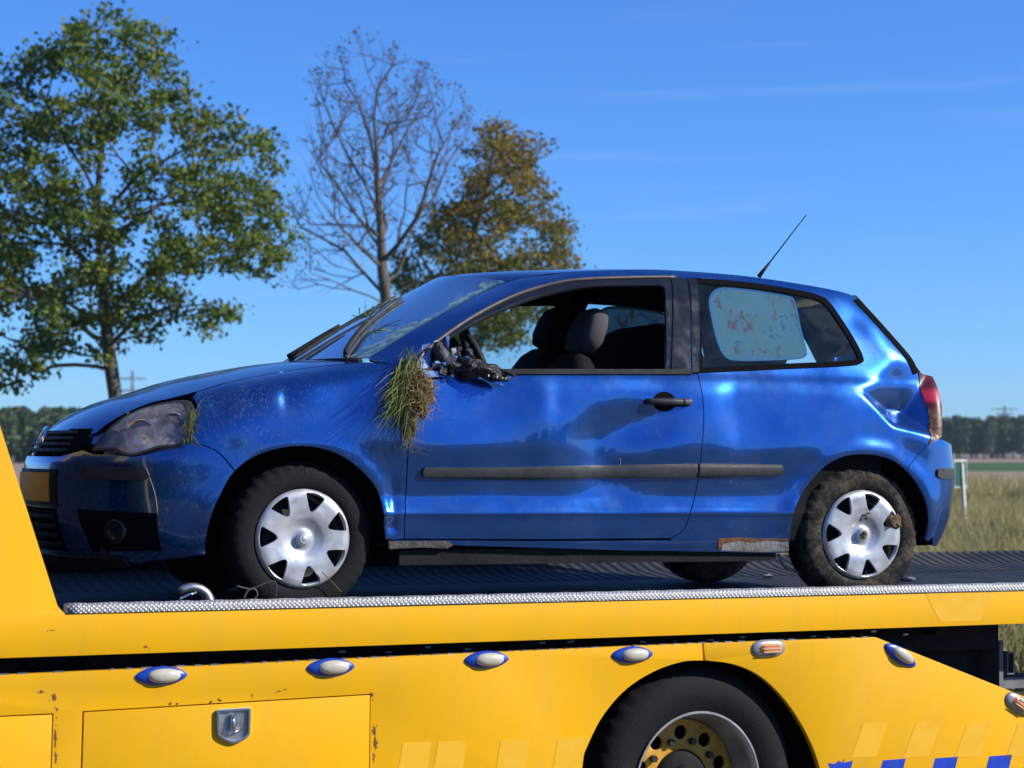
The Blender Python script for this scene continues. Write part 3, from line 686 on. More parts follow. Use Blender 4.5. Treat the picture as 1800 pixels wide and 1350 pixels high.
def bar(a, b, wd=.0055):
    a, b = np.array(a), np.array(b); d = (b - a) / np.linalg.norm(b - a); n2 = np.array([-d[1], d[0]]) * wd
    c4 = [a + n2, b + n2, b - n2, a - n2]; q.add(badge_pts([(x, -.006, z) for x, z in c4] + [(x, .004, z) for x, z in c4]), [(0, 1, 2, 3), (7, 6, 5, 4)] + [(i, (i + 1) % 4, 4 + (i + 1) % 4, 4 + i) for i in range(4)])
for a, b in (((-.024, .042), (0, .008)), ((.024, .042), (0, .008)), ((-.044, .018), (-.022, -.040)), ((.044, .018), (.022, -.040)), ((-.022, -.040), (0, .000)), ((.022, -.040), (0, .000))): bar(a, b)
q.build('badge', M['chrome'], gr, True)
for sg in (1, -1):
    hp = W2(joinc(catmull([(162, 792), (178, 768), (205, 742), (240, 722), (285, 709), (325, 704), (340, 712), (342, 735), (335, 765), (318, 782), (280, 787), (255, 795), (235, 801), (215, 799), (200, 791)], 4)))
    if sg < 0: hp = (hp * [-1, 1])[::-1]
    hs = panel('headlight', [hp], wrap, M['reflector'], car, .02, .0, out=-.055)
    for (hx, hy, r) in ((243, 766, .062), (195, 776, .045), (300, 748, .05)):
        cw_ = W2([(hx, hy)])[0]; c = wrap(np.array([[sg * cw_[0], cw_[1]]]))[0]
        d = wrap(np.array([[sg * cw_[0] + .01, cw_[1]]]))[0] - c; d /= np.linalg.norm(d); nn = np.array([d[1], -d[0], .12]); nn /= np.linalg.norm(nn); up = np.cross(d, nn) * -1
        fr = np.stack([d, nn, up], 0); l_ = MB().lathe([(.004, -.034), (.018, -.036), (r * .6, -.030), (r * .92, -.012), (r, 0), (r * 1.08, -.004)], 24)
        q = MB(); q.add(np.array(l_.V) @ fr + c - nn * .012, l_.F); q.build('reflector', M['chrome' if hx == 243 else 'reflector'], hs, True)
    panel('headlamp_lens', [hp], wrap, M['lens'], hs, .018, .0, out=.001)
    panel('lamp_rim', [hp, inset(hp, .009)], wrap, M['strip'], hs, .016, .014, out=.0025)
# infill under the bonnet lip between lamp and grille
wpatch('front_panel', [(u, z) for u, z in ((-.42, .655), (.42, .655), (.36, .695), (.0, .705), (-.36, .695))], 'paint', car, -.012, .01)

# far side of the car: mirrored skins (no dents needed)
def far(name, loops, mt, parent, step=.03, lip=.014, out=0): return panel(name, loops, fromfar, M[mt], parent, step, lip, out, flip=True)
far('front_wing', [U2(joinc(A_F[kF:], [(690, 949)], DOORF, [(728, 662), (708, 648), (690, 640)], HOODL[:hk + 1], LAMPB, SEAM))], 'paint', car)
far('body_side', BS, 'paint', car); fd = far('door', [DR], 'paint', car)
far('window_frame', [U2(frame_px), U2(OPEN)], 'black', fd, out=.001); far('pillar_trim', [U2([(1179, 490), (1223, 490), (1229, 655), (1180, 654)])], 'gloss', car, out=.005)
far('door_window', [U2(inset(OPEN, -2))], 'farglass', fd, .05, 0, -.004)
far('quarter_window', [U2(inset(QOUT, 3))], 'farglass', car, .05, 0, -.001); far('quarter_window_seal', [U2(QOUT), U2(inset(QOUT, 9))], 'black', car, .02, .012, .004)
far('rear_bumper', [RB], 'paint', car)
# cabin lining behind both sides, floor, bulkhead, dash
lin_loops = [BS[0], BS[1]]
panel('cabin_lining', lin_loops, lambda p: side(p) + np.array([0, .022, 0]), M['lining'], car, .04, 0)
panel('cabin_lining', lin_loops, lambda p: fromfar(p) - np.array([0, .022, 0]), M['lining'], car, .04, 0)
for sg, sf in ((1, lambda p: side(p) + np.array([0, .05, 0])), (-1, lambda p: fromfar(p) - np.array([0, .05, 0]))):
    panel('door_card', [np.array([(1.27, .27), (3.45, .27), (3.45, .945), (2.6, .955), (1.34, .915)])], sf, M['lining'], car, .05, 0)
fl = MB(); fl.box((2.45, .825, .27), (2.5, 1.5, .02)); fl.box((1.18, .825, .60), (.04, 1.4, .66)); fl.box((3.40, .825, .58), (.5, 1.2, .6)); fl.build('cabin_floor', M['lining'], car)
prof = [(1.19, .45), (1.19, .955), (1.40, .945), (1.52, .90), (1.55, .80), (1.47, .60), (1.42, .45)]
V = []; 
for yy in (.10, 1.55): V += [(a, yy, b) for a, b in prof]
n = len(prof); d_ = mk('dashboard', V, [(i, (i + 1) % n, n + (i + 1) % n, n + i) for i in range(n)] + [tuple(range(n))[::-1], tuple(range(n, 2 * n))], M['lining'], car, False); bevel(d_, .02, 3)
ib = MB(); l_ = MB().lathe([(0, -.02), (.04, -.025), (.065, 0)], 16); d2 = bevel(MB().box((1.46, .42, .955), (.16, .36, .07)).build('instrument_hood', M['lining'], d_), .025, 3)
# steering wheel
sc_ = planept(822, 640, .44); tilt = rad(66); q = MB(); Rr, rr = .178, .017
Rt = np.array([[math.cos(tilt), 0, math.sin(tilt)], [0, 1, 0], [-math.sin(tilt), 0, math.cos(tilt)]])
ring = [Rt @ np.array([Rr * math.cos(a), Rr * math.sin(a), 0]) + sc_ for a in np.linspace(0, 2 * math.pi, 41)]; q.tube(ring, rr, 8, False)
sw = q.build('steering_wheel', M['black'], car, True)
q = MB(); q.lathe([(0, -.03), (.05, -.028), (.075, -.01), (.075, .02)], 20); hubv = np.array(q.V)[:, [0, 2, 1]] @ Rt.T + sc_
q2 = MB(); q2.add(hubv, q.F)
for a in (0, 2.6, -2.6): q2.tube([Rt @ np.array([.05 * math.cos(a), .05 * math.sin(a), 0]) + sc_, Rt @ np.array([.17 * math.cos(a), .17 * math.sin(a), 0]) + sc_], .014, 6)
q2.build('wheel_boss', M['black'], sw, True)
# seats
def rbox(name, prof_x, wid, yc, z_of, mt, par, thick, tilt_, base):
    """cushion swept up a tilted back: prof_x list of (height, half width, half thickness)"""
    V = []; n = 20
    for (h, hw, ht) in prof_x:
        for k in range(n):
            a = 2 * math.pi * k / n; c, s_ = math.cos(a), math.sin(a)
            y = hw * math.copysign(abs(c) ** .5, c); x = ht * math.copysign(abs(s_) ** .6, s_)
            V.append((base[0] + x * math.cos(tilt_) + h * math.sin(tilt_), base[1] + y, base[2] + h * math.cos(tilt_) - x * math.sin(tilt_)))
    m = len(prof_x); F = [(i * n + k, i * n + (k + 1) % n, (i + 1) * n + (k + 1) % n, (i + 1) * n + k) for i in range(m - 1) for k in range(n)] + [tuple(range(n))[::-1], tuple((m - 1) * n + k for k in range(n))]
    return mk(name, V, F, M[mt], par, True)
def seat(yc, bx, bz, tl_, hr_mt):
    s = rbox('seat', [(-.02, .20, .05), (.05, .235, .075), (.25, .245, .08), (.45, .23, .07), (.54, .17, .055), (.58, .10, .035), (.585, .02, .01)], 0, yc, 0, 'seat', car, 0, tl_, (bx, yc, bz))
    rbox('seat_cushion', [(-.46, .20, .04), (-.42, .235, .06), (-.1, .24, .07), (.06, .22, .06), (.08, .1, .03)], 0, yc, 0, 'seat', s, 0, rad(90), (bx - .05, yc, bz + .02))
    hb_ = (bx + .64 * math.sin(tl_), yc, bz + .64 * math.cos(tl_))
    rbox('headrest', [(-.045, .05, .02), (-.03, .105, .042), (.02, .128, .055), (.09, .122, .052), (.14, .10, .042), (.16, .05, .02), (.162, .01, .005)], 0, yc, 0, hr_mt, s, 0, tl_ - .02, hb_)
    q = MB()
    for dy in (-.05, .05): q.tube([(bx + .52 * math.sin(tl_), yc + dy, bz + .52 * math.cos(tl_)), (hb_[0], yc + dy, hb_[2] + .02)], .007, 6)
    q.build('headrest_post', M['black'], s, True); return s
seat(.43, 1.95, .51, rad(24), 'headrest'); seat(1.22, 2.12, .57, rad(23), 'seat')
rs = rbox('rear_seat', [(-.02, .58, .06), (.1, .62, .085), (.45, .62, .08), (.58, .58, .06), (.61, .4, .03)], 0, .825, 0, 'seat', car, 0, rad(22), (2.86, .825, .50))
tb = [(2.56, .95), (2.667, 1.149), (2.843, 1.243), (3.0, 1.185), (3.12, .95)]; nb = len(tb)
bevel(mk('folded_backrest', [(a, y_, b) for y_ in (.98, 1.50) for a, b in tb], [(i, (i + 1) % nb, nb + (i + 1) % nb, nb + i) for i in range(nb)] + [tuple(range(nb))[::-1], tuple(range(nb, 2 * nb))], M['seat'], rs, False), .02, 3)
bevel(MB().box((3.3, .825, .945), (.62, 1.3, .02)).build('parcel_shelf', M['lining'], car), .004)
for yc in (.42, 1.23): rbox('rear_headrest', [(-.03, .04, .02), (-.02, .12, .045), (.05, .125, .05), (.10, .06, .03), (.12, .01, .01)], 0, yc, 0, 'seat', rs, 0, rad(22), (2.86 + .62 * math.sin(rad(22)), yc, .46 + .62 * math.cos(rad(22))))
rbox('rear_cushion', [(-.46, .56, .05), (-.42, .62, .07), (-.05, .62, .08), (0, .5, .05)], 0, .825, 0, 'seat', rs, 0, rad(90), (2.82, .825, .44))
# wheel wells, underbody
for cx, y0, y1 in [(FO, .03, .36), (FO + WB, .03, .36), (FO, 1.29, 1.62), (FO + WB, 1.29, 1.62)]:
    aa = np.linspace(rad(-9), rad(189), 26); R_ = .352; V = [(cx + R_ * math.cos(a), y, .30 + R_ * math.sin(a)) for y in (y0, y1) for a in aa]; n = len(aa); q = MB()
    yi = n if y0 < .5 else 0; q.add(V, [(i, i + 1, n + i + 1, n + i) for i in range(n - 1)] + [tuple(range(yi, yi + n))]); q.build('wheel_arch_liner', M['dark'], car)
q = MB(); q.box((2.1, .825, .225), (3.3, .86, .05)); q.box((2.11, .21, .215), (1.66, .32, .06)); q.box((2.11, 1.44, .215), (1.66, .32, .06)); q.box((.32, .825, .235), (.34, 1.2, .05)); q.box((3.72, .825, .26), (.16, 1.2, .05)); q.box((2.6, 1.0, .19), (1.3, .10, .05)); q.box((.75, .825, .5), (.06, .9, .5))
q.build('underbody', M['under'], car)

# wheels
def wheel_mesh(muddy):
    prof = [(.150, -.055), (.185, -.066), (.192, -.078), (.200, -.085), (.222, -.089), (.248, -.088), (.268, -.081), (.281, -.071), (.2885, -.058), (.2925, -.040), (.2935, -.02), (.2935, .02), (.2925, .04), (.2885, .058), (.281, .071), (.25, .085), (.20, .08), (.15, .06)]
    b = MB().lathe(prof, 144); V = np.array(b.V); m = len(prof); idx = np.arange(len(V)); i = idx % m; k = idx // m
    ang = 2 * np.pi * k / 144
    dr = np.zeros(len(V)); blk = ((k % 4) >= 2).astype(float)
    dr -= np.where((i >= 6) & (i <= 9), .0045 * blk, 0); dr -= np.where((i == 10) | (i == 11), .003 * ((k + 1) % 4 >= 2), 0)
    r = np.hypot(V[:, 0], V[:, 2]); s = (r + dr) / r; V[:, 0] *= s; V[:, 2] *= s
    return V, b.F
def capy(r): return sm_interp(r, [(0, -.010), (.018, -.009), (.024, -.002), (.030, .006), (.045, .010), (.062, .004), (.085, -.006), (.12, -.010), (.155, -.010), (.176, -.006), (.186, .0), (.192, .010)])
def capsurf(p): return np.stack([p[:, 0], -.090 + capy(np.hypot(p[:, 0], p[:, 1])), p[:, 1]], 1)
def cap_holes():
    H = []
    for k in range(7):
        a = rad(23 + k * 360 / 7); pts = []
        prof = [(.108, -.26, 1), (.106, 0, 1), (.108, .26, 1), (.124, .60, 1), (.150, .86, 1), (.172, 1, 1), (.177, .90, 1), (.179, .45, 1), (.180, 0, 1), (.179, -.45, 1), (.177, -.90, 1), (.172, -1, 1), (.150, -.86, 1), (.124, -.60, 1)]
        for r, s, _ in prof: b = a + s * rad(13.4); pts.append((r * math.cos(b), r * math.sin(b)))
        H.append(np.array(pts))
    return H
circ = np.array([(.1905 * math.cos(a), .1905 * math.sin(a)) for a in np.linspace(0, 2 * math.pi, 97)[:-1]])
def make_wheel(muddy):
    r = bpy.data.objects.new('wheel', None); COL.objects.link(r); r.parent = car
    V, F = wheel_mesh(muddy); mk('tyre', V, F, M['muddy' if muddy else 'tyre'], r, True)
    b = MB().lathe([(.0, -.012), (.06, -.020), (.09, -.030), (.13, -.028), (.155, -.02), (.172, -.045), (.186, -.066), (.19, -.074)], 48); b.build('rim', M['rimblack'], r, True)
    panel('hubcap', [circ] + cap_holes(), capsurf, M['silver'], r, .009, .016)
    b = MB().lathe([(0, -.1045), (.012, -.104), (.014, -.1025), (.016, -.104), (.021, -.1025), (.0245, -.096), (.0255, -.085)], 20); b.build('centre_cap', M['silver'], r, True)
    return r
for i, (wx, muddy) in enumerate(((FO, False), (FO + WB, True))):
    wv_ = make_wheel(muddy); wv_.location = (wx, .118, .2925); wv_.rotation_euler = (0, 0, rad(4.5) if i == 0 else 0)
    if muddy: wv_['label'] = 'mud-caked rear wheel'
    f = copy_tree(wv_, car); f.location = (wx, 1.65 - .118, .2925); f.rotation_euler = (0, 0, rad(180))
    if i == 1:                          # mud and straw caught in the rear hub cap
        for (dx, dz, rx_, rz_) in ((.004, .083, .018, .005), (.016, .070, .010, .007), (-.006, .066, .006, .012), (.024, .092, .012, .004)):
            pl_ = np.array([(dx + rx_ * math.cos(a) * RNG.uniform(.5, 1.2), dz + rz_ * math.sin(a) * RNG.uniform(.5, 1.2)) for a in np.linspace(0, 6.283, 12)[:-1]]); panel('scuff', [pl_], capsurf, M['strip'], wv_, .01, 0, out=.0012)
        for (dx, dz, s_) in ((.146, .056, .036), (0, 0, .016)):
            ico = bmesh.new(); bmesh.ops.create_icosphere(ico, subdivisions=2, radius=1)
            Vv = np.array([v.co[:] for v in ico.verts]); Vv *= (1 + .35 * RNG.standard_normal((len(Vv), 1)).clip(-1, 1)) * s_; Vv[:, 1] *= .5
            mk('mud_clod', Vv + [dx, -.100 - (.006 if dx == 0 else 0), dz], [[v.index for v in f_.verts] for f_ in ico.faces], M['mud'], wv_, False); ico.free()

# ------------------------------------------------------------------ the recovery truck (axes: X back, Y inward from the near side plane, Z up from the deck)
TR = frame(rad(27), rad(.5)); TO = CO + CR @ np.array([FO + WB, -.07, 0.0]); TM = mat4(TR, TO)
truck = empty('flatbed_truck', 'yellow flatbed recovery truck carrying the crashed blue car', 'truck', mat=TM)
teye = (CAMP - TO) @ TR
def T(px, py, y=0.0): d = ray(px, py) @ TR; return teye + d * ((y - teye[1]) / d[1])
def T2(pts, y=0.0): return np.array([T(a, b, y)[[0, 2]] for a, b in pts])
DW = 2.42                                     # deck width
XL, XRR = -5.6, 3.4
# deck floor and side beam with the raised cheek of the headboard
q = MB(); q.box(((XL + XRR) / 2, DW / 2, -.03), (XRR - XL, DW - .09, .06)); q.build('deck_floor', M['tread'], truck)
b0 = T2([(0, 1157), (1800, 1096)]); slb = (b0[1, 1] - b0[0, 1]) / (b0[1, 0] - b0[0, 0]); zb = lambda x: b0[0, 1] + slb * (x - b0[0, 0])
t0 = T2([(122, 1079), (1800, 1038)]); slt = (t0[1, 1] - t0[0, 1]) / (t0[1, 0] - t0[0, 0]); zt = lambda x: t0[0, 1] + slt * (x - t0[0, 0])
ck_ = T2(catmull([(-46, 590), (0, 748), (52, 910), (97, 1052), (104, 1068), (113, 1077), (124, 1079)], 5))
beam = np.vstack([[[XL, zb(XL)], [XRR, zb(XRR)], [XRR, zt(XRR)]], ck_[::-1], [[ck_[0, 0] - .02, ck_[0, 1] + .05], [XL, ck_[0, 1] + .05]]])
plate('side_beam', [beam], 0, .045, M['yellow'], truck, .004)
fb = plate('side_beam', [np.array([(XL, zb(XL)), (XRR, zb(XRR)), (XRR, -.012), (XL, -.012)])], DW - .045, DW, M['yellow'], truck, .004)
zt_ = lambda px: T(px, 1000)[0]
x0 = ck_[-1, 0] - .012; xs = np.linspace(x0, XRR, 160)
for yy0, yy1 in ((-.006, .055),):
    # rail of rolled checker plate with a rounded top
    prof = [(yy0, .002), (yy0 - .002, .022), (yy0 + .005, .030), (yy0 + .016, .034), (yy1 - .02, .034), (yy1 - .006, .030), (yy1, .020), (yy1, -.06)]
    V = []
    for i, x in enumerate(xs):
        for k, (a, b) in enumerate(prof): V.append((x, a, zt(x) + b + (.0012 * math.sin(i * 2.1) if 0 < k < 7 else 0)))
    n = len(prof); mk('edge_trim', V, [(i * n + k, (i + 1) * n + k, (i + 1) * n + k + 1, i * n + k + 1) for i in range(len(xs) - 1) for k in range(n - 1)] + [tuple(range(n))], M['alu'], truck, True)
q = MB(); q.box((-4.25, DW / 2, .45), (.06, DW - .1, .95)); hbd = q.build('headboard', M['under'], truck)
q = MB(); q.box((-5.55, DW / 2, .62), (1.9, DW, 2.5)); cab = bevel(q.build('cab', M['yellow'], truck), .12, 4); q = MB(); q.box((-4.595, DW / 2, 1.15), (.02, 1.7, .7)); q.build('cab_rear_window', M['gloss'], cab)
xf_ = T(985, 990, DW - .04)[0]; q = MB(); q.box(((XL + xf_) / 2, DW - .03, .05), (xf_ - XL, .06, .17)); q.build('stowed_rail', M['under'], truck)
ym, V = [1.95, 2.20, DW - .02, DW - .01, DW + .01, DW + .01], []
zm = [.002, .025, .075, .085, .085, -.02]
for x in (XL, XRR): V += [(x, a, b) for a, b in zip(ym, zm)]
mk('deck_margin', V, [(i, i + 1, 7 + i, 6 + i) for i in range(5)] + [tuple(range(6)), tuple(range(11, 5, -1))], M['tread'], truck, False)
# dark subframe in the gap below the deck
q = MB()
XE = T(1755, 1132, .25)[0]
q.box(((XL + XE) / 2, .30, zb(-1) - .06), (XE - XL, .10, .16)); q.box(((XL + XE) / 2, DW - .30, zb(-1) - .06), (XE - XL, .10, .16))
for x in np.arange(XL + .2, XE, .42): q.box((x, DW / 2, zb(-1) - .01), (.06, DW - .3, .10))
q.build('deck_subframe', M['under'], truck)
q = MB()
for yy in (.75, 1.60): q.box(((-5.4 + XE) / 2, yy, zb(-1) - .26), (XE + 5.4, .09, .24))
q.box((XE - .72, .72, zb(-1) - .20), (1.38, .75, .34)); q.box((XE - .72, 1.75, zb(-1) - .20), (1.38, .75, .34)); q.box((-1.6, 1.2, zb(-1) - .55), (4.2, 1.9, .5))
q.build('chassis', M['under'], truck)
# glints of the sliding track
q = MB()
for x in np.arange(-2.3, .6, .165):
    q.box((x + RNG.uniform(-.02, .02), .243, zb(x) - .035 - RNG.uniform(0, .02)), (.028, .012, .007))
q.build('slide_roller', M['steel'], truck)['kind'] = 'stuff'
q = MB(); pe = T2([(-260, 1201), (0, 1187), (580, 1160), (1232, 1131), (1540, 1120)])
for x in np.arange(pe[0][0], pe[-1][0], .062):
    if RNG.uniform() < .8: q.box((x, .012, np.interp(x, pe[:, 0], pe[:, 1]) + .0015), (RNG.uniform(.015, .042), .02, .005))
q.build('worn_edge', M['steel'], truck)['kind'] = 'stuff'
# lower body panels
PT = [(-260, 1201), (0, 1187), (300, 1173.5), (580, 1160), (860, 1147), (1110, 1136), (1232, 1131)]
ARC = catmull([(1236, 1161), (1200, 1163), (1150, 1180), (1100, 1212), (1060, 1258), (1034, 1308), (1019, 1352), (1012, 1420)], 5)
gaps = 1.5
panL = T2(joinc(PT, [(1234, 1131)], ARC, [(1012, 1440), (-260, 1500)]))
doorA = T2([(147, 1252), (650, 1221.5), (648, 1420), (141, 1447)]); doorB = T2([(-260, 1272), (92, 1256), (86, 1450), (-260, 1480)])
plate('body_panel', [panL, inset(doorA, -.004), inset(doorB, -.004)], .0, .03, M['yellow'], truck, .0035)
ld = plate('locker_door', [inset(doorA, .0005)], -.003, .03, M['yellow'], truck, .003); plate('locker_door', [inset(doorB, .0005)], -.003, .03, M['yellow'], truck, .003)
plate('locker_backing', [T2([(-260, 1230), (680, 1195), (680, 1440), (-260, 1470)])], .034, .06, M['dark'], truck, 0)
panR = T2(joinc([(1237, 1131), (1400, 1124), (1541, 1120.5), (1800, 1223), (1880, 1256), (1880, 1450), (1453, 1420)], catmull([(1453, 1420), (1446, 1372), (1432, 1322), (1408, 1272), (1376, 1226), (1335, 1188), (1290, 1168), (1240, 1161)], 5)))
plate('rear_body_panel', [panR], .0, .03, M['yellow'], truck, .0035)
plate('far_body_panel', [np.array([(XL, zb(-1) - .09), (1.2, zb(-1) - .09), (1.7, -.62), (1.7, -.9), (1.4, -.9), (1.15, -.62), (.8, -.5), (.45, -.62), (.2, -.9), (XL, -.9)])], DW - .03, DW, M['yellow'], truck, .004)
# wheel housing behind the arch
wc = T(1226, 1380, .07); WR = .48; WS = 1.13
aa = np.linspace(rad(-15), rad(195), 30); q = MB(); V = [(wc[0] + .02 + .55 * math.cos(a), y, wc[2] + .53 * math.sin(a)) for y in (.03, .66) for a in aa]; n = len(aa)
q.add(V, [(i, i + 1, n + i + 1, n + i) for i in range(n - 1)]); q.add([(wc[0] + .02 + .55 * math.cos(a), .66, wc[2] + .53 * math.sin(a)) for a in aa], [tuple(range(n))]); q.build('wheel_housing', M['dark'], truck)
# dual rear wheel
def truck_wheel(y, sgn):
    r = bpy.data.objects.new('wheel', None); COL.objects.link(r); r.parent = truck; r.location = (wc[0], y, wc[2]); r.rotation_euler = (0, 0, 0 if sgn > 0 else math.pi); r.scale = (WS, 1, WS)
    prof = [(.258, .012), (.266, .006), (.280, .000), (.300, -.012), (.335, -.016), (.368, -.010), (.392, .004), (.408, .020), (.420, .040), (.4255, .06), (.4265, .13), (.4255, .20), (.41, .225), (.37, .25), (.30, .24), (.262, .22)]
    b = MB().lathe(prof, 160); V = np.array(b.V); m = len(prof); ix = np.arange(len(V)); i = ix % m; k = ix // m
    dr = np.where((i >= 7) & (i <= 9), -.006 * ((k % 4) >= 3), 0.0); rr = np.hypot(V[:, 0], V[:, 2]); s = (rr + dr) / rr; V[:, 0] *= s; V[:, 2] *= s
    mk('tyre', V, b.F, M['trucktyre'], r, True)
    b = MB().lathe([(.258, .012), (.264, .000), (.262, -.004), (.256, -.004), (.250, .006), (.244, .030), (.240, .07), (.232, .10), (.225, .14), (.215, .155)], 96); autosmooth(b.build('rim', M['rimsteel'], r, True), 50)
    circ_ = lambda R_, n=72: np.array([(R_ * math.cos(a), R_ * math.sin(a)) for a in np.linspace(0, 2 * math.pi, n + 1)[:-1]])
    holes = [np.array([(.174 * math.cos(rad(18 + 36 * j)) + .026 * math.cos(a), .174 * math.sin(rad(18 + 36 * j)) + .026 * math.sin(a)) for a in np.linspace(0, 2 * math.pi, 19)[:-1]]) for j in range(10)]
    d = plate('wheel_disc', [circ_(.222), circ_(.112)[::-1]] + holes, .135, .150, M['wheelyellow'], r, .002)
    b = MB().lathe([(0, .070), (.045, .072), (.060, .078), (.065, .10), (.09, .105), (.105, .115), (.114, .14)], 40); autosmooth(b.build('hub', M['under'], r, True), 40)
    n0 = None
    for j in range(10):
        a = rad(36 * j); c = np.array([.147 * math.cos(a), .128, .147 * math.sin(a)]); h = [(c[0] + .013 * math.cos(t), yy, c[2] + .013 * math.sin(t)) for yy in (.112, .136) for t in np.linspace(0, 2 * math.pi, 7)[:-1]]
        q = MB(); q.add(h, [tuple(range(6))] + [(t, (t + 1) % 6, 6 + (t + 1) % 6, 6 + t) for t in range(6)]); q.build('wheel_nut', M['rimblack'], d, False)
    return r
M['rimsteel'] = simple('grey_wheel_rim', (.50, .50, .50), .4, .6, nz=(8, (.24, .235, .23))); M['wheelyellow'] = simple('yellow_wheel_paint', (.66, .33, .01), .5, nz=(15, (.32, .16, .02)))
truck_wheel(.065, 1); truck_wheel(DW - .065, -1)
# marker lamps
M['markblue'] = simple('blue_lamp_body', (.006, .045, .33), .3, coat=.4); M['marklens'] = simple('milky_lamp_lens', (.50, .47, .37), .35, coat=.4, nz=(50, (.44, .40, .31)))
M['amber'] = simple('amber_lamp_lens', (.85, .22, .01), .2, coat=.8); M['lampgrey'] = simple('grey_lamp_housing', (.30, .31, .32), .35, .4)
def oval(name, c, a, b, h, rot, mt, par, ex=2.0, rings=6, n=40, tip=1.0):
    V = []
    for j in range(rings + 1):
        f = j / rings; r = math.cos(f * math.pi / 2) ** .8; y = -h * math.sin(f * math.pi / 2)
        for k in range(n):
            t = 2 * math.pi * k / n; co, si = math.cos(t), math.sin(t)
            X, Z = a * r * math.copysign(abs(co) ** (2 / ex), co) * 1.0, b * r * math.copysign(abs(si) ** tip, si)
            V.append((c[0] + X * math.cos(rot) - Z * math.sin(rot), c[1] + y, c[2] + X * math.sin(rot) + Z * math.cos(rot)))
    F = [(j * n + k, j * n + (k + 1) % n, (j + 1) * n + (k + 1) % n, (j + 1) * n + k) for j in range(rings) for k in range(n)]
    return mk(name, V, F, M[mt], par, True)
for (px, py, rot) in ((283, 1188, .0), (581, 1173, .0), (855, 1159.5, .0), (1111, 1151, .0), (1582, 1152, -.52)):
    c = T(px, py); c[1] = -.001; mb = oval('marker_lamp', c, .095, .034, .016, rot, 'markblue', truck, 2.0, 6, 44, 1.25)
    c2 = c + np.array([.008, -.009, .001]); oval('lamp_lens', c2, .061, .0255, .022, rot, 'marklens', mb, 2.3)
for (px, py, rot) in ((1350, 1139.5, .0), (1790, 1238, -.52)):
    c = T(px, py); c[1] = -.001; mb = oval('indicator_lamp', c, .083, .036, .018, rot, 'lampgrey', truck, 3.4)
    lens = oval('lamp_lens', c + np.array([.004, -.008, .0]), .058, .0225, .018, rot, 'amber', mb, 4)
    q = MB()
    for k in (-1, 0, 1):
        R_ = [[math.cos(rot), 0, -math.sin(rot)], [0, 1, 0], [math.sin(rot), 0, math.cos(rot)]]; q.box(c + np.array([.004 - k * .013 * math.sin(rot), -.0265, k * .013 * math.cos(rot)]), (.085, .003, .004), R_)
    q.build('lens_rib', M['marklens'], mb)
# locker latch
L0, L1, L2, L3 = T(378, 1246), T(439, 1243), T(435, 1290), T(384, 1294)
lat = T2(catmull([(379, 1252), (380, 1248), (384, 1246.3), (408, 1245), (433, 1243.3), (437.5, 1245), (438.5, 1249), (438, 1270), (437, 1287), (433, 1295), (422, 1302), (408, 1306), (394, 1302), (383, 1295), (379.5, 1287), (379, 1270)], 3, True))
lt = plate('latch', [lat, inset(lat, .0085)], -.016, -.002, M['chrome'], ld, .003); plate('latch_pan', [inset(lat, .0085)], -.0045, -.002, M['steel'], lt, 0)
cL = T(408, 1272); q = MB(); q.tube([(cL[0] - .004, -.010, cL[2] + .032), (cL[0] - .003, -.020, cL[2] + .005), (cL[0] - .002, -.016, cL[2] - .025)], [.011, .009, .010], 8); q.tube([(cL[0] - .035, -.012, cL[2] - .022), (cL[0], -.018, cL[2] - .030), (cL[0] + .033, -.012, cL[2] - .018)], .006, 6); q.build('latch_handle', M['chrome'], lt, True)
# stickers: pale reflective bars, blue bars
M['refl'] = simple('pale_yellow_reflective_film', (.79, .425, .018), .35, nz=(12, (.76, .40, .012))); M['bluefilm'] = simple('blue_reflective_film', (.006, .035, .46), .35, nz=(14, (.01, .05, .36)))
def decal(name, px, mt, o=.0035, par=None): return plate(name, [T2(px)], -o + .0004, -o + .0022, M[mt], par or truck, 0)
for x in (700, 762, 872, 972):
    decal('reflective_bar', [(x + 8, 1306 - (x - 700) * .03), (x + 58, 1304 - (x - 700) * .03), (x + 40, 1440), (x - 14, 1442)][::1], 'refl', .0012)
for x in (1518, 1610, 1700, 1790): decal('reflective_bar', [(x, 1271), (x + 44, 1269), (x + 22, 1330), (x - 22, 1332)], 'refl', .0012)
for i, x in enumerate((1457, 1548, 1640, 1735)):
    pts = [(x + 4, 1340 - i * 3.5), (x + 44, 1337 - i * 3.5), (x + 22, 1420), (x - 20, 1422)]
    decal('blue_bar', pts if i else [(x - 2, 1341), (x + 10, 1343), (x + 17, 1337), (x + 24, 1341), (x + 42, 1337), (x + 20, 1420), (x - 14, 1422), (x + 6, 1360)], 'bluefilm', .0012)
decal('pale_patch', [(1626, 1043), (1746, 1041), (1722, 1092), (1652, 1093)], 'refl', .0012)  # paler yellow trapezoid on the side beam, in the bars' colour
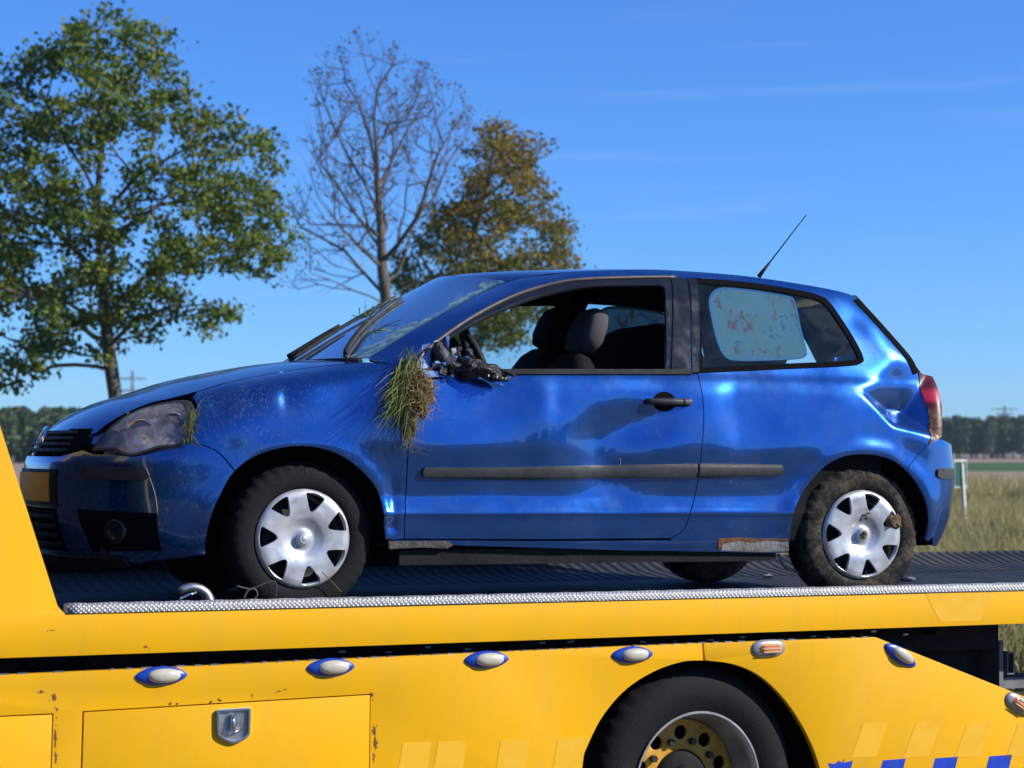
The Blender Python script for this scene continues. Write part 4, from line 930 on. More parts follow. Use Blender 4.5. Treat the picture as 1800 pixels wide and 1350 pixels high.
# rust and chipped paint beside the locker doors
def blob(px, py, rx, ry, n=17):
    return [(px + rx * math.cos(a) * RNG.uniform(.35, 1.25), py + ry * math.sin(a) * RNG.uniform(.6, 1.2)) for a in np.linspace(0, 2 * math.pi, n + 1)[:-1]]
for (px, py, rx, ry) in ((72, 1216, 5, 4), (95, 1226, 5, 9), (97, 1295, 4, 22), (98, 1330, 3, 14), (100, 1247, 3, 4), (658, 1285, 5, 10), (660, 1306, 5, 14), (653, 1222, 5, 5), (256, 1137, 6, 2.5), (300, 1236, 3, 1.6), (312, 1237, 2, 1.6), (371, 1234, 3, 1.5), (388, 1231, 3, 1.5), (443, 1222, 2.5, 2), (490, 1215, 5, 2), (500, 1212, 3, 1.6), (92, 1108, 7, 1.5), (657, 1330, 3, 10), (1481, 1343, 3, 8)):
    dz_ = .0032 if 145 < px < 649 and py > 1222 else .0006
    decal('rust_patch', blob(px, py, rx * .85, ry * .9), 'rust', dz_)
    for k in range(3 if ry > 3 else 1): decal('rust_patch', blob(px + RNG.normal(0, rx * .9), py + RNG.normal(0, ry * .9), RNG.uniform(.8, 1.8), RNG.uniform(.8, 2.2), 9), 'rust', dz_)
# rear cross member with slotted bracket, seen past the slanted panel
q = MB(); a = T(1760, 1132, .25); b = T(1766, 1206, .25)
q.box((a[0], 1.2, (a[2] + b[2]) / 2 - .01), (.022, 1.9, .24)); q.build('rear_cross_member', M['greymetal'] if 'greymetal' in M else M.setdefault('greymetal', simple('grey_chassis_paint', (.17, .17, .17), .6, nz=(12, (.10, .10, .10)))), truck)
q = MB(); q.box((a[0] + .14, 1.2, b[2] + .005), (.26, 1.8, .05)); q.build('tow_beam', M['greymetal'], truck)
sb_ = T2([(1768, 1147), (1781, 1146), (1781, 1185), (1768, 1186)], .27); plate('slotted_bracket', [sb_, inset(sb_, .007)], .26, .34, M['greymetal'], truck, .002)

# ------------------------------------------------------------------ things on the deck
def deckpt(px, py, z=.0): d = ray(px, py) @ TR; return teye + d * ((z - teye[2]) / d[2])
hk_ = empty('towing_hook', 'bent steel towing hook lying on the deck near the front wheel', 'hook', mat=TM)
p0 = T(345, 1052, .30); q = MB()
arc = [(p0[0] - .02 + .07 * math.cos(a), .30 + .0, p0[2] - .02 + .062 * math.sin(a)) for a in np.linspace(rad(-25), rad(130), 12)]; q.tube(arc, np.linspace(.024, .015, 12), 10); q.build('hook', M['steel'], hk_, True)
q = MB(); p1 = T(318, 1052, .24); p2 = T(345, 1042, .24); q.tube([p1 + [0, 0, -.02], p1, p1 + (p2 - p1) * .5 + [0, 0, .004], p2], .0055, 6); q.build('hook_latch', M['chrome'], hk_, True)
wi = empty('wire_loop', 'thin black wire looped on the deck against the front tyre', 'wire', mat=TM)
q = MB(); pts = [T(x, y, .12) for x, y in ((415, 1030), (440, 1035), (465, 1026), (480, 1022), (486, 1030), (484, 1050))]; q.tube(catmull(pts, 5), .0035, 5); q.build('strand', M['strip'], wi, True)
q = MB(); pts = [T(x, y, .11) for x, y in ((428, 1052), (436, 1038), (448, 1036), (452, 1046), (446, 1054))]; q.tube(catmull(pts, 5), .0045, 5); q.build('strand', M['strip'], wi, True)
cbl = empty('torn_cable', 'torn pale cable hanging below the rear sill in front of the rear wheel', 'cable', mat=CARM)
q = MB(); pts = [planept(x, y, .12) for x, y in ((1368, 974), (1376, 992), (1384, 1000), (1396, 1003), (1403, 1008))]; q.tube(catmull(pts, 5), .006, 6); q.build('cable', M['primer'], cbl, True)
for i, (px, py, s_, mt, lab) in enumerate(((1590, 1020, .05, 'black', 'black plastic shard on the deck by the rear tyre'), (1603, 1019, .02, 'silver', 'small pale fragment lying beside the black plastic shard'), (1706, 973, .025, 'silver', 'pale fragment on the far side of the deck'), (1352, 1016, .03, 'primer', 'pale fragment in front of the rear tyre'))):
    c = deckpt(px, py - 2, .012); ico = bmesh.new(); bmesh.ops.create_icosphere(ico, subdivisions=1, radius=1)
    Vv = np.array([v.co[:] for v in ico.verts]) * (1 + .4 * RNG.standard_normal((len(ico.verts), 1)).clip(-1, 1)) * np.array([s_, s_ * .7, .012])
    o = mk('debris_shard', Vv, [[v.index for v in f_.verts] for f_ in ico.faces], M[mt], truck, False); ico.free(); o.parent = None; o.matrix_world = mat4(TR, TO + TR @ c); tag(o, lab, 'debris', 'debris shards on the deck')

# ------------------------------------------------------------------ torn mirror, grass clump, sun shades, bits of grass on the car
def blobmesh(name, c, r, mt, par, rough=.25, sub=3, R=None, seed=0):
    g = np.random.default_rng(seed); ico = bmesh.new(); bmesh.ops.create_icosphere(ico, subdivisions=sub, radius=1)
    Vv = np.array([v.co[:] for v in ico.verts]); ph = g.uniform(0, 6, (6, 3)); fr = g.uniform(1.5, 6, (6, 3)); n_ = sum(np.sin(Vv @ fr[k] + ph[k, 0]) / (k + 1.5) for k in range(6))
    Vv = Vv * (1 + rough * n_[:, None] * .6 + rough * .25 * g.standard_normal((len(Vv), 1))) * np.array(r)
    if R is not None: Vv = Vv @ np.array(R).T
    o = mk(name, Vv + np.array(c), [[v.index for v in f.verts] for f in ico.faces], M[mt], par, True); ico.free(); return o
def Rxz(a): return [[math.cos(a), 0, -math.sin(a)], [0, 1, 0], [math.sin(a), 0, math.cos(a)]]
M['shiny'] = simple('torn_black_plastic', (.009, .009, .010), .34, nz=(40, (.05, .048, .045)), bumps=(55, .9, .02), spec=.35)
M['whitepl'] = simple('white_broken_plastic', (.55, .54, .52), .4, nz=(30, (.35, .33, .3))); M['bluesheen'] = simple('pale_blue_torn_trim', (.25, .36, .62), .3, .3, nz=(40, (.07, .12, .35)))
mir = bpy.data.objects.new('broken_wing_mirror', None); COL.objects.link(mir); mir.parent = car; mir['label'] = 'smashed wing mirror hanging from the door'
def off(px, py, o): P = planept(px, py, S(*unproj(px, py)[[0, 2]]) - o); return P
blobmesh('mirror_housing', off(862, 655, .065), (.075, .030, .030), 'shiny', mir, .30, 3, Rxz(rad(-17)), 4)
blobmesh('mirror_housing', off(830, 648, .045), (.045, .035, .038), 'shiny', mir, .45, 3, Rxz(rad(10)), 9)
q = MB(); pts = [off(x, y, .085) for x, y in ((818, 640), (850, 640), (880, 650), (905, 661))]; q.tube(catmull(pts, 4), .007, 6); q.build('mirror_cable', M['black'], mir, True)
q = MB(); pts = [off(x, y, .03) for x, y in ((770, 605), (775, 625), (790, 640), (815, 650))]; q.tube(catmull(pts, 4), [.020] * 13, 8); q.build('mirror_stalk', M['shiny'], mir, True)
g_ = np.random.default_rng(3)
def shard(name, px, o, mt, th=.004):
    P = [off(x, y, o + g_.uniform(-.008, .008)) for x, y in px]; n = len(P); q = MB(); q.add(P + [p + np.array([0, th, 0]) for p in P], [tuple(range(n)), tuple(range(2 * n - 1, n - 1, -1))] + [(i, (i + 1) % n, n + (i + 1) % n, n + i) for i in range(n)]); return q.build(name, M[mt], mir)
shard('white_fragment', [(762, 600), (770, 597), (790, 620), (788, 627), (778, 626)], .02, 'whitepl'); shard('torn_trim', [(742, 606), (757, 603), (754, 662), (738, 664)], .012, 'bluesheen'); shard('torn_trim', [(745, 650), (775, 653), (772, 662), (745, 663)], .03, 'bluesheen')
shard('torn_trim', [(783, 590), (790, 590), (789, 612), (784, 612)], .01, 'bluesheen'); shard('white_fragment', [(793, 613), (806, 610), (806, 621), (796, 622)], .02, 'whitepl')
M['mirrorglass'] = simple('mirror_glass_shard', (.8, .82, .85), .06, 1.0)
for (x, y) in ((782, 640), (788, 637), (795, 632), (801, 627), (808, 625), (812, 630), (776, 646), (822, 629), (764, 642)):
    shard('mirror_shard', [(x - g_.uniform(2, 5), y - g_.uniform(1, 4)), (x + g_.uniform(2, 5), y - g_.uniform(1, 4)), (x + g_.uniform(-2, 4), y + g_.uniform(2, 5))], .05, 'mirrorglass', .002)
for k in range(26):
    x, y = g_.uniform(765, 835), g_.uniform(612, 660); shard('mirror_fragment', [(x - g_.uniform(3, 9), y - g_.uniform(2, 7)), (x + g_.uniform(3, 9), y - g_.uniform(2, 6)), (x + g_.uniform(1, 7), y + g_.uniform(3, 7)), (x - g_.uniform(1, 6), y + g_.uniform(2, 7))], .03 + g_.uniform(-.02, .02), 'shiny')
for k in range(8):
    x = 858 + k * 5; y = 661 + k * .9; shard('mirror_fragment', [(x, y - 3), (x + 3, y - 2), (x + 1, y + 2)], .095, 'whitepl' if k % 3 == 0 else 'trimbrown')

M['blade'] = leaf_mat('wild_grass_blades', [(.035, .075, .012), (.07, .12, .02), (.13, .16, .035), (.28, .26, .11)], .3)
M['straw'] = leaf_mat('dry_straw', [(.16, .09, .03), (.28, .19, .08), (.40, .30, .14), (.10, .06, .025)], .2)
def strips(paths, widths, segs_dir=None):
    """thin ribbons: list of polylines -> vertices and quads"""
    V = []; F = []
    for P, wd in zip(paths, widths):
        P = np.array(P); T_ = np.gradient(P, axis=0); up = g_.standard_normal(3); W = np.cross(T_, up); W /= np.linalg.norm(W, axis=1)[:, None] + 1e-9
        n = len(P); f = np.linspace(1, .15, n)[:, None] * wd / 2; b = len(V)
        for i in range(n): V += [P[i] - W[i] * f[i], P[i] + W[i] * f[i]]
        F += [(b + 2 * i, b + 2 * i + 1, b + 2 * i + 3, b + 2 * i + 2) for i in range(n - 1)]
    return np.array(V), np.array(F)
gcl = empty('grass_clump', 'torn clump of grass and soil jammed at the base of the windscreen pillar', 'grass clump', mat=CARM)
paths, wd = [], []
for k in range(210):                       # hanging blades fanning down from the pillar base
    x0, y0 = g_.normal(716, 9), g_.uniform(628, 690); L = g_.uniform(40, 125); fan = g_.normal(-.12, .17); o0 = g_.uniform(.01, .07); o1 = o0 + g_.uniform(-.03, .06); crl = g_.normal(0, 1.3); fq = g_.uniform(1.5, 4.5)
    P = []
    for s in np.linspace(0, 1, 7):
        px = x0 + fan * L * s * (1.0 + .3 * s) + g_.normal(0, .8); py = y0 + L * s * (1 - .25 * abs(fan) * s); px += crl * math.sin(s * fq) * s * 6; P.append(off(px, min(py, 800), max(.004, o0 + (o1 - o0) * math.sin(s * 2.2))))
    paths.append(P); wd.append(g_.uniform(.003, .0065))
for k in range(60):                        # blades sticking out to the left
    x0, y0 = g_.normal(708, 8), g_.uniform(645, 720); L = g_.uniform(20, 48); P = []
    for s in np.linspace(0, 1, 5): P.append(off(x0 - L * s, y0 + L * (.55 * s * s + g_.uniform(-.02, .02) + .1 * s), .03 + .11 * s))
    paths.append(P); wd.append(g_.uniform(.003, .005))
for k in range(90):                        # upright tips at the pillar
    x0, y0 = g_.normal(722, 8), 668; L = g_.uniform(25, 62); P = [off(x0 + g_.normal(2, 6) * s, y0 - L * s, .02 + .03 * s) for s in np.linspace(0, 1, 5)]; paths.append(P); wd.append(g_.uniform(.003, .006))
V, F = strips(paths, wd); o = mk_fast('blade', V, F, M['blade'], gcl); o['kind'] = 'stuff'
blobmesh('soil', off(740, 690, .045), (.040, .032, .066), 'mud', gcl, .75, 3, None, 5); blobmesh('soil', off(722, 745, .03), (.022, .02, .055), 'mud', gcl, .4, 3, None, 6)
paths, wd = [], []
for k in range(520):
    x0, y0 = g_.normal(740, 11), g_.normal(690, 22); a = g_.uniform(0, 6.28); L = g_.uniform(7, 30); o0 = .050 + .045 * g_.uniform(.3, 1.2) * max(0, 1 - ((x0 - 740) / 26) ** 2 * .8); b = g_.normal(0, .8); P = []
    for s in np.linspace(0, 1, 5): P.append(off(x0 + L * s * math.cos(a + b * s), y0 + L * s * math.sin(a + b * s), o0 + .012 * math.sin(3 * s)))
    paths.append(P); wd.append(g_.uniform(.0018, .004))
for k in range(140):
    x0, y0 = g_.normal(720, 5), g_.uniform(700, 775); L = g_.uniform(14, 40); P = [off(x0 + g_.normal(6, 12) * s * s, y0 + L * s, .03 + .01 * s) for s in np.linspace(0, 1, 5)]; paths.append(P); wd.append(g_.uniform(.0015, .003))
V, F = strips(paths, wd); o = mk_fast('straw', V, F, M['straw'], gcl); o['kind'] = 'stuff'
ht = empty('grass_tuft', 'small tuft of grass caught at the rear corner of the headlight', 'grass tuft', mat=CARM); paths, wd = [], []
for k in range(70):
    x0, y0 = g_.normal(332, 4), g_.uniform(735, 775); L = g_.uniform(12, 42); fan = g_.normal(-.35, .3); paths.append([off(x0 - fan * L * s, y0 - L * s * (1 if k % 3 else -.4), .01 + .02 * s) for s in np.linspace(0, 1, 5)]); wd.append(g_.uniform(.002, .005))
V, F = strips(paths, wd); o = mk_fast('blade', V, F, M['blade'], ht); o['kind'] = 'stuff'
for (pts, lab) in ((((345, 730), (342, 750), (336, 770)), None),): pass
wgt = empty('grass_shred', 'green and white grass shreds caught on the far wiper', 'grass shred', mat=CARM); paths, wd = [], []
c0 = screen_pt(.36, .26, .04)
for k in range(16): a = g_.standard_normal(3) * np.array([.04, .015, .02]) + np.array([.03, -.01, .025]) * g_.standard_normal(); paths.append([c0 + a * s + np.array([.02, -.01, .02]) * s * s + g_.standard_normal(3) * .004 for s in np.linspace(-1, 1, 5)]); wd.append(g_.uniform(.004, .008))
V, F = strips(paths, wd); o = mk_fast('blade', V, F, M['blade'], wgt); o['kind'] = 'stuff'
# stray straws on the skin
for i, (a, b, lab) in enumerate((((262, 838), (276, 905), 'thin dry stalk stuck on the front bumper below its strip'), ((1085, 822), (1088, 805), 'tiny dry straw sticking up from the door rub strip'), ((600, 1040), (566, 1005), 'green grass stalk on the front tyre beside the hub cap'))):
    o_ = .012 if i < 2 else -.02
    P = [off(a[0] + (b[0] - a[0]) * s + 4 * math.sin(3 * s), a[1] + (b[1] - a[1]) * s, .008) for s in np.linspace(0, 1, 6)] if i < 2 else [planept(a[0] + (b[0] - a[0]) * s, a[1] + (b[1] - a[1]) * s, .012) for s in np.linspace(0, 1, 6)]
    q = MB(); q.tube(P, .0018, 5); o = q.build('grass_stalk', M['straw'] if i < 2 else M['blade'], None, True); o.matrix_world = CARM; tag(o, lab, 'grass stalk', 'stray stalks on the wreck')

# sun shades inside the rear side windows
def shade_mat():
    t = NT('printed_sun_shade'); co = t.coord('Object'); c = (.58, .95, .90)
    n1 = t.noise(t.coord('Object', (1, .3, 1)), 13, 4, .6, .6); n2 = t.noise(t.coord('Object', (1.3, .3, 1), (.3, 1, 0)), 11, 4, .6, 1); n3 = t.noise(t.coord('Object', (1, .3, 1.4), (0, 2, 1)), 17, 4, .6, .5)
    c = t.mix(t.ramp(n1, [(.35, 0), (.75, .5)]), c, (.62, .74, .58)); c = t.mix(t.ramp(n2, [(.60, 0), (.66, .7)]), c, (.78, .22, .20)); c = t.mix(t.ramp(n3, [(.62, 0), (.68, .6)]), c, (.08, .22, .45)); c = t.mix(t.ramp(n1, [(.62, 0), (.67, .6)]), c, (.72, .60, .22))
    df = t.new('ShaderNodeBsdfDiffuse'); tl = t.new('ShaderNodeBsdfTranslucent'); t.link(c, df.inputs[0]); t.link(c, tl.inputs[0])
    m1 = t.new('ShaderNodeMixShader'); m1.inputs[0].default_value = .25; t.link(df.outputs[0], m1.inputs[1]); t.link(tl.outputs[0], m1.inputs[2]); t.link(m1.outputs[0], t.out.inputs[0]); return t.m
M['shade'] = shade_mat(); M['shaderim'] = simple('light_blue_shade_binding', (.22, .62, .85), .5)
SHP = U2(joinc(catmull([(1249, 545), (1248, 525), (1256, 511), (1275, 505), (1330, 509), (1385, 519), (1400, 530), (1411, 580), (1420, 618), (1417, 627), (1403, 631), (1345, 634), (1300, 634), (1278, 628), (1262, 600)], 4, True)))
for sg in (1, -1):
    sf = (lambda p: side(p) + np.array([0, .010, 0])) if sg > 0 else (lambda p: fromfar(p) - np.array([0, .010, 0]))
    r = empty('sun_shade', 'pale blue printed child sun shade behind the near rear side window' if sg > 0 else 'blue sun shade seen through the cabin on the far rear side window', 'sun shade', 'sun shades on the rear side windows', mat=CARM)
    panel('shade_cloth', [SHP], sf, M['shade'], r, .03, 0, flip=sg < 0); panel('shade_binding', [SHP, inset(SHP, .010)], sf, M['shaderim'], r, .02, .004, out=.001, flip=sg < 0)

# ------------------------------------------------------------------ ground, fields, road
def sheet(name, pts, mat, z):
    o = mk(name, [(x, y, z) for x, y in pts], [tuple(range(len(pts)))], mat, None, False); o['kind'] = 'structure'; return o
def ground_mat(name, a, b, sc, c=None, bmp=.4):
    t = NT(name); co = t.coord('Object'); f = t.noise(co, sc, 7, .65); f2 = t.noise(t.coord('Object', (.02, .3, 1)), 1.0, 4)
    k = t.mix(t.ramp(f, [(.35, 0), (.65, 1)]), a, b); k = t.mix(t.ramp(f2, [(.4, 0), (.65, .7)]), k, c or a)
    t.set(Base_Color=k, Roughness=.95, Specular_IOR_Level=.1); t.bump(f, bmp, .05); return t.m
gz = -.03
sheet('ground', [(-6000, -3000), (6000, -3000), (6000, 9000), (-6000, 9000)], ground_mat('grassy_ground', (.085, .085, .028), (.14, .115, .05), 1.2, (.11, .12, .035)), gz)
def band(name, y0, y1, mat, z, x0=-2500, x1=2500): sheet(name, [(x0, y0), (x1, y0), (x1, y1), (x0, y1)], mat, z)
asph = NT('asphalt'); co = asph.coord('Object'); asph.set(Base_Color=asph.mix(asph.ramp(asph.noise(co, .35, 5), [(.35, 0), (.7, 1)]), (.048, .048, .05), (.075, .073, .07)), Roughness=.85); asph.bump(asph.noise(co, 160, 2), .4, .004)
rx = np.array([TR[0, 0], TR[1, 0]]); ry = np.array([TR[0, 1], TR[1, 1]]); ro = TO[:2]
def road_quad(a, b, w0, w1): return [tuple(ro + rx * a + ry * w0), tuple(ro + rx * b + ry * w0), tuple(ro + rx * b + ry * w1), tuple(ro + rx * a + ry * w1)]
sheet('road', road_quad(-300, 300, -9.0, 3.0), asph.m, -.015)
white = simple('road_marking_white', (.7, .7, .68), .7, nz=(3, (.45, .45, .43)))
for k in range(-20, 20): sheet('road_marking', road_quad(k * 9, k * 9 + 3, -3.1, -2.95), white, -.010)
band('far_road', 60.5, 64.5, simple('pale_road_concrete', (.42, .42, .42), .8, nz=(.5, (.34, .34, .35))), -.018)
band('stubble_field', 95, 175, ground_mat('stubble', (.30, .22, .16), (.36, .27, .20), .15, (.24, .18, .12)), -.016, 20, 2500)
band('green_crop_field', 175, 330, ground_mat('green_crop', (.05, .10, .025), (.07, .13, .035), .2), -.014, 30, 2500)
band('bare_soil_field', 330, 1500, ground_mat('bare_soil', (.26, .18, .13), (.32, .24, .18), .03), -.012, 40, 2500)
band('ploughed_field', 85, 400, ground_mat('ploughed_soil', (.26, .19, .14), (.33, .25, .19), .12), -.013, -2500, 20)

# ------------------------------------------------------------------ grass: verge blades, tall and dry
def blades(name, spots, h, wd, lean, mat, nseg=3):
    n = len(spots); hh = h * g_.uniform(.55, 1.25, n); a = g_.uniform(0, 6.283, n); ln = np.abs(g_.normal(lean, lean * .6, n)); wa = a + g_.uniform(-1.2, 1.2, n) + 1.57
    base = np.column_stack([spots, np.full(n, gz - .02)]); V = np.zeros((n, 2 * (nseg + 1), 3))
    for i in range(nseg + 1):
        s = i / nseg; c = base + np.column_stack([np.cos(a) * ln * hh * s * s, np.sin(a) * ln * hh * s * s, hh * s * (1 - .25 * ln * s)]); w_ = wd * (1 - .85 * s) * g_.uniform(.8, 1.2, n)
        W = np.column_stack([np.cos(wa) * w_, np.sin(wa) * w_, 0 * w_]); V[:, 2 * i] = c - W; V[:, 2 * i + 1] = c + W
    F = np.array([[2 * i, 2 * i + 1, 2 * i + 3, 2 * i + 2] for i in range(nseg)])[None] + (np.arange(n) * 2 * (nseg + 1))[:, None, None]
    o = mk_fast(name, V.reshape(-1, 3), F.reshape(-1, 4), mat); o['kind'] = 'stuff'; return o
M['drygrass'] = leaf_mat('tall_dry_verge_grass', [(.20, .19, .06), (.38, .31, .12), (.58, .47, .23), (.50, .38, .18), (.30, .26, .09)], .35)
M['greengrass'] = leaf_mat('green_roadside_grass', [(.07, .11, .025), (.12, .15, .04), (.22, .19, .07)], .35)
def wedge(n, y0, y1, pxa, pxb, clump=0):
    y = np.sqrt(g_.uniform(y0 ** 2, y1 ** 2, n)); x = (g_.uniform(pxa, pxb, n) - 900) / FPX * y
    if clump: k = g_.integers(0, max(1, n // clump), n); cx = x[k]; cy = y[k]; x = cx + g_.normal(0, .10, n); y = cy + g_.normal(0, .10, n)
    return np.column_stack([x, y])
def keep_off_road(P): d = (P - ro) @ ry; return P[d > 3.4]
P_ = np.vstack([keep_off_road(wedge(62000, 16, 59, 500, 2900, 9)), keep_off_road(wedge(22000, 14, 30, 1200, 3200, 9))])
tag(blades('verge_grass', P_, .52, .010, .38, M['drygrass']), 'tall dry roadside grass standing behind the truck', 'grass')
tag(blades('field_edge_grass', wedge(24000, 66, 96, 500, 2700, 8), .75, .022, .3, M['drygrass']), 'band of pale tall grass beyond the far road', 'grass')
tag(blades('low_green_grass', np.vstack([wedge(14000, 65, 78, 500, 2700, 8), keep_off_road(wedge(14000, 14, 40, 1500, 2200, 8))]), .34, .012, .3, M['greengrass']), 'short green grass along the road edge', 'grass')
tag(blades('verge_grass', keep_off_road(wedge(18000, 14, 40, -700, 500, 8)), .45, .010, .35, M['drygrass']), 'dry grass glimpsed behind the front bumper', 'grass')

# ------------------------------------------------------------------ haze
hz = MB().box((-300, 640, 24.5 - 1.5), (5200, 1480, 51)).build('haze', None) if 0 else mk('haze', MB().box((-300, 640, 23.5), (4000, 1480, 51)).V, MB().box((0, 0, 0), (1, 1, 1)).F, bpy.data.materials.new('haze_air'), None, False)
hm = hz.data.materials[0]; hm.use_nodes = True; hn = hm.node_tree; hn.nodes.remove(hn.nodes['Principled BSDF']); pv = hn.nodes.new('ShaderNodeVolumePrincipled'); pv.inputs['Color'].default_value = (.78, .92, 1.0, 1); pv.inputs['Density'].default_value = .00014; pv.inputs['Anisotropy'].default_value = .2
hn.links.new(pv.outputs[0], hn.nodes['Material Output'].inputs['Volume']); hz['kind'] = 'stuff'
scene.cycles.volume_bounces = 0

# ------------------------------------------------------------------ trees
BK = NT('grey_bark'); co = BK.coord('Object', (9, 9, 2)); BK.set(Base_Color=BK.mix(BK.ramp(BK.noise(co, 1, 6, .7), [(.3, 0), (.7, 1)]), (.045, .036, .028), (.15, .125, .095)), Roughness=.9); BK.bump(BK.noise(co, 3, 5), .7, .03); M['bark'] = BK.m
def tree_mesh(trunk, limbs, attract, r0, bf=.45, rtip=.012, seed=1, jit=.03):
    """trunk and limb polylines (3-D), attractor points: greedy tree growth with path-length balance; returns nodes, parents, radii"""
    g = np.random.default_rng(seed); N = [np.array(p) for p in trunk]; Pa = [-1] + list(range(len(trunk) - 1)); D = [0.0]
    for i in range(1, len(trunk)): D.append(D[i - 1] + np.linalg.norm(N[i] - N[i - 1]))
    for lm in limbs:
        A = np.array(N); j = int(np.argmin(np.linalg.norm(A - lm[0], axis=1)))
        for p in lm: N.append(np.array(p)); Pa.append(j); D.append(D[j] + np.linalg.norm(N[-1] - N[j])); j = len(N) - 1
    order = np.argsort(np.min(np.linalg.norm(attract[:, None] - np.array(N)[None], axis=2), 1)); tips = []
    for k in order:
        p = attract[k]; A = np.array(N); d = np.linalg.norm(A - p, axis=1); below = np.clip(A[:, 2] - p[2] + .1, 0, None) * .8
        j = int(np.argmin(d + bf * np.array(D) * .5 + below)); q = A[j]; L = d[j]; m = max(1, int(L / .35)); prev = j
        up = np.array([0, 0, .10 * L]); 
        for i in range(1, m + 1):
            s = i / m; x = q + (p - q) * s + up * math.sin(math.pi * s) * (-.6 if p[2] > q[2] else .8) + (g.normal(0, jit * min(1, L), 3) if i < m else 0)
            N.append(x); Pa.append(prev); D.append(D[prev] + np.linalg.norm(x - N[prev])); prev = len(N) - 1
        tips.append(prev)
    N = np.array(N); Pa = np.array(Pa); R = np.zeros(len(N)); ch = np.zeros(len(N), int)
    for i in range(1, len(N)): ch[Pa[i]] += 1
    A2 = np.where(ch == 0, rtip ** 2.3, 0.0)
    for i in range(len(N) - 1, 0, -1): A2[Pa[i]] += A2[i]
    R = A2 ** (1 / 2.3); R *= r0 / R[0] if R[0] > 0 else 1; R = np.maximum(R, rtip * .8); return N, Pa, R, np.array(tips)
def tubes_from(N, Pa, R, nm, mat, par):
    V = []; F = []
    for i in range(1, len(N)):
        a, b = N[Pa[i]], N[i]; t = b - a; l = np.linalg.norm(t)
        if l < 1e-5: continue
        t /= l; u = np.cross(t, [0, 0, 1] if abs(t[2]) < .95 else [1, 0, 0]); u /= np.linalg.norm(u); v = np.cross(t, u); ns = 8 if R[i] > .06 else (5 if R[i] > .025 else 3); bs = len(V)
        ra = min(R[Pa[i]], R[i] * 1.35)
        for c, r in ((a - t * ra * .3, ra), (b, R[i])):
            for k in range(ns): an = 2 * math.pi * k / ns; V.append(c + r * (math.cos(an) * u + math.sin(an) * v))
        F += [(bs + k, bs + (k + 1) % ns, bs + ns + (k + 1) % ns, bs + ns + k) for k in range(ns)]
    return mk(nm, V, F, mat, par, True)
def leaves(name, C, per, spread, size, mat, par, seed=2, droop=.5):
    g = np.random.default_rng(seed); n = len(C) * per; c = np.repeat(C, per, 0) + g.normal(0, 1, (n, 3)) * np.array([spread, spread, spread * .62])
    d = g.normal(0, 1, (n, 3)); d[:, 2] -= droop; d /= np.linalg.norm(d, axis=1)[:, None]; s = np.cross(d, g.normal(0, 1, (n, 3))); s /= np.linalg.norm(s, axis=1)[:, None] + 1e-9
    L = size * g.uniform(.6, 1.35, (n, 1)); w_ = L * g.uniform(.28, .45, (n, 1)); nn = np.cross(d, s) * L * .12
    V = np.stack([c - d * L * .5, c + s * w_ - nn, c + d * L * .5, c - s * w_ - nn], 1).reshape(-1, 3); F = np.arange(4 * n).reshape(-1, 4)
    o = mk_fast(name, V, F, mat, par); o['kind'] = 'stuff'; return o
def in_outline(n, poly, Y, dep, seed, dmin):
    g = np.random.default_rng(seed); poly = np.array(poly, float); lo, hi = poly.min(0), poly.max(0); cen = poly.mean(0); out = []; tries = 0
    hw = (hi - lo) / 2
    while len(out) < n and tries < n * 60:
        tries += 1; p = g.uniform(lo, hi)
        if not inside(p[None], poly)[0]: continue
        e = bdist(p[None], poly)[0]; y = Y + g.uniform(-1, 1) * dep * min(1, (e / (.33 * min(hw))) ** .5 + .05)
        q = at(p[0], p[1], y)
        if out and dmin > 0 and np.min(np.linalg.norm(np.array(out) - q, axis=1)) < dmin: continue
        out.append(q)
    return np.array(out)
M['ash'] = leaf_mat('green_ash_leaves', [(.065, .12, .016), (.105, .17, .02), (.17, .205, .03), (.26, .24, .045), (.08, .135, .018)], .38)
M['autumn'] = leaf_mat('russet_and_green_leaves', [(.10, .12, .02), (.19, .16, .025), (.31, .19, .03), (.34, .14, .022), (.15, .15, .025)], .38)
M['autumngreen'] = leaf_mat('yellowing_green_leaves', [(.09, .14, .025), (.14, .18, .03), (.24, .22, .04), (.26, .16, .03), (.11, .15, .03)], .38)
M['brownleaf'] = leaf_mat('withered_brown_leaves', [(.10, .055, .025), (.22, .12, .05), (.10, .08, .025)], .3)
def ground_at(px, Y): p = at(px, 795, Y); return np.array([p[0], Y, gz])
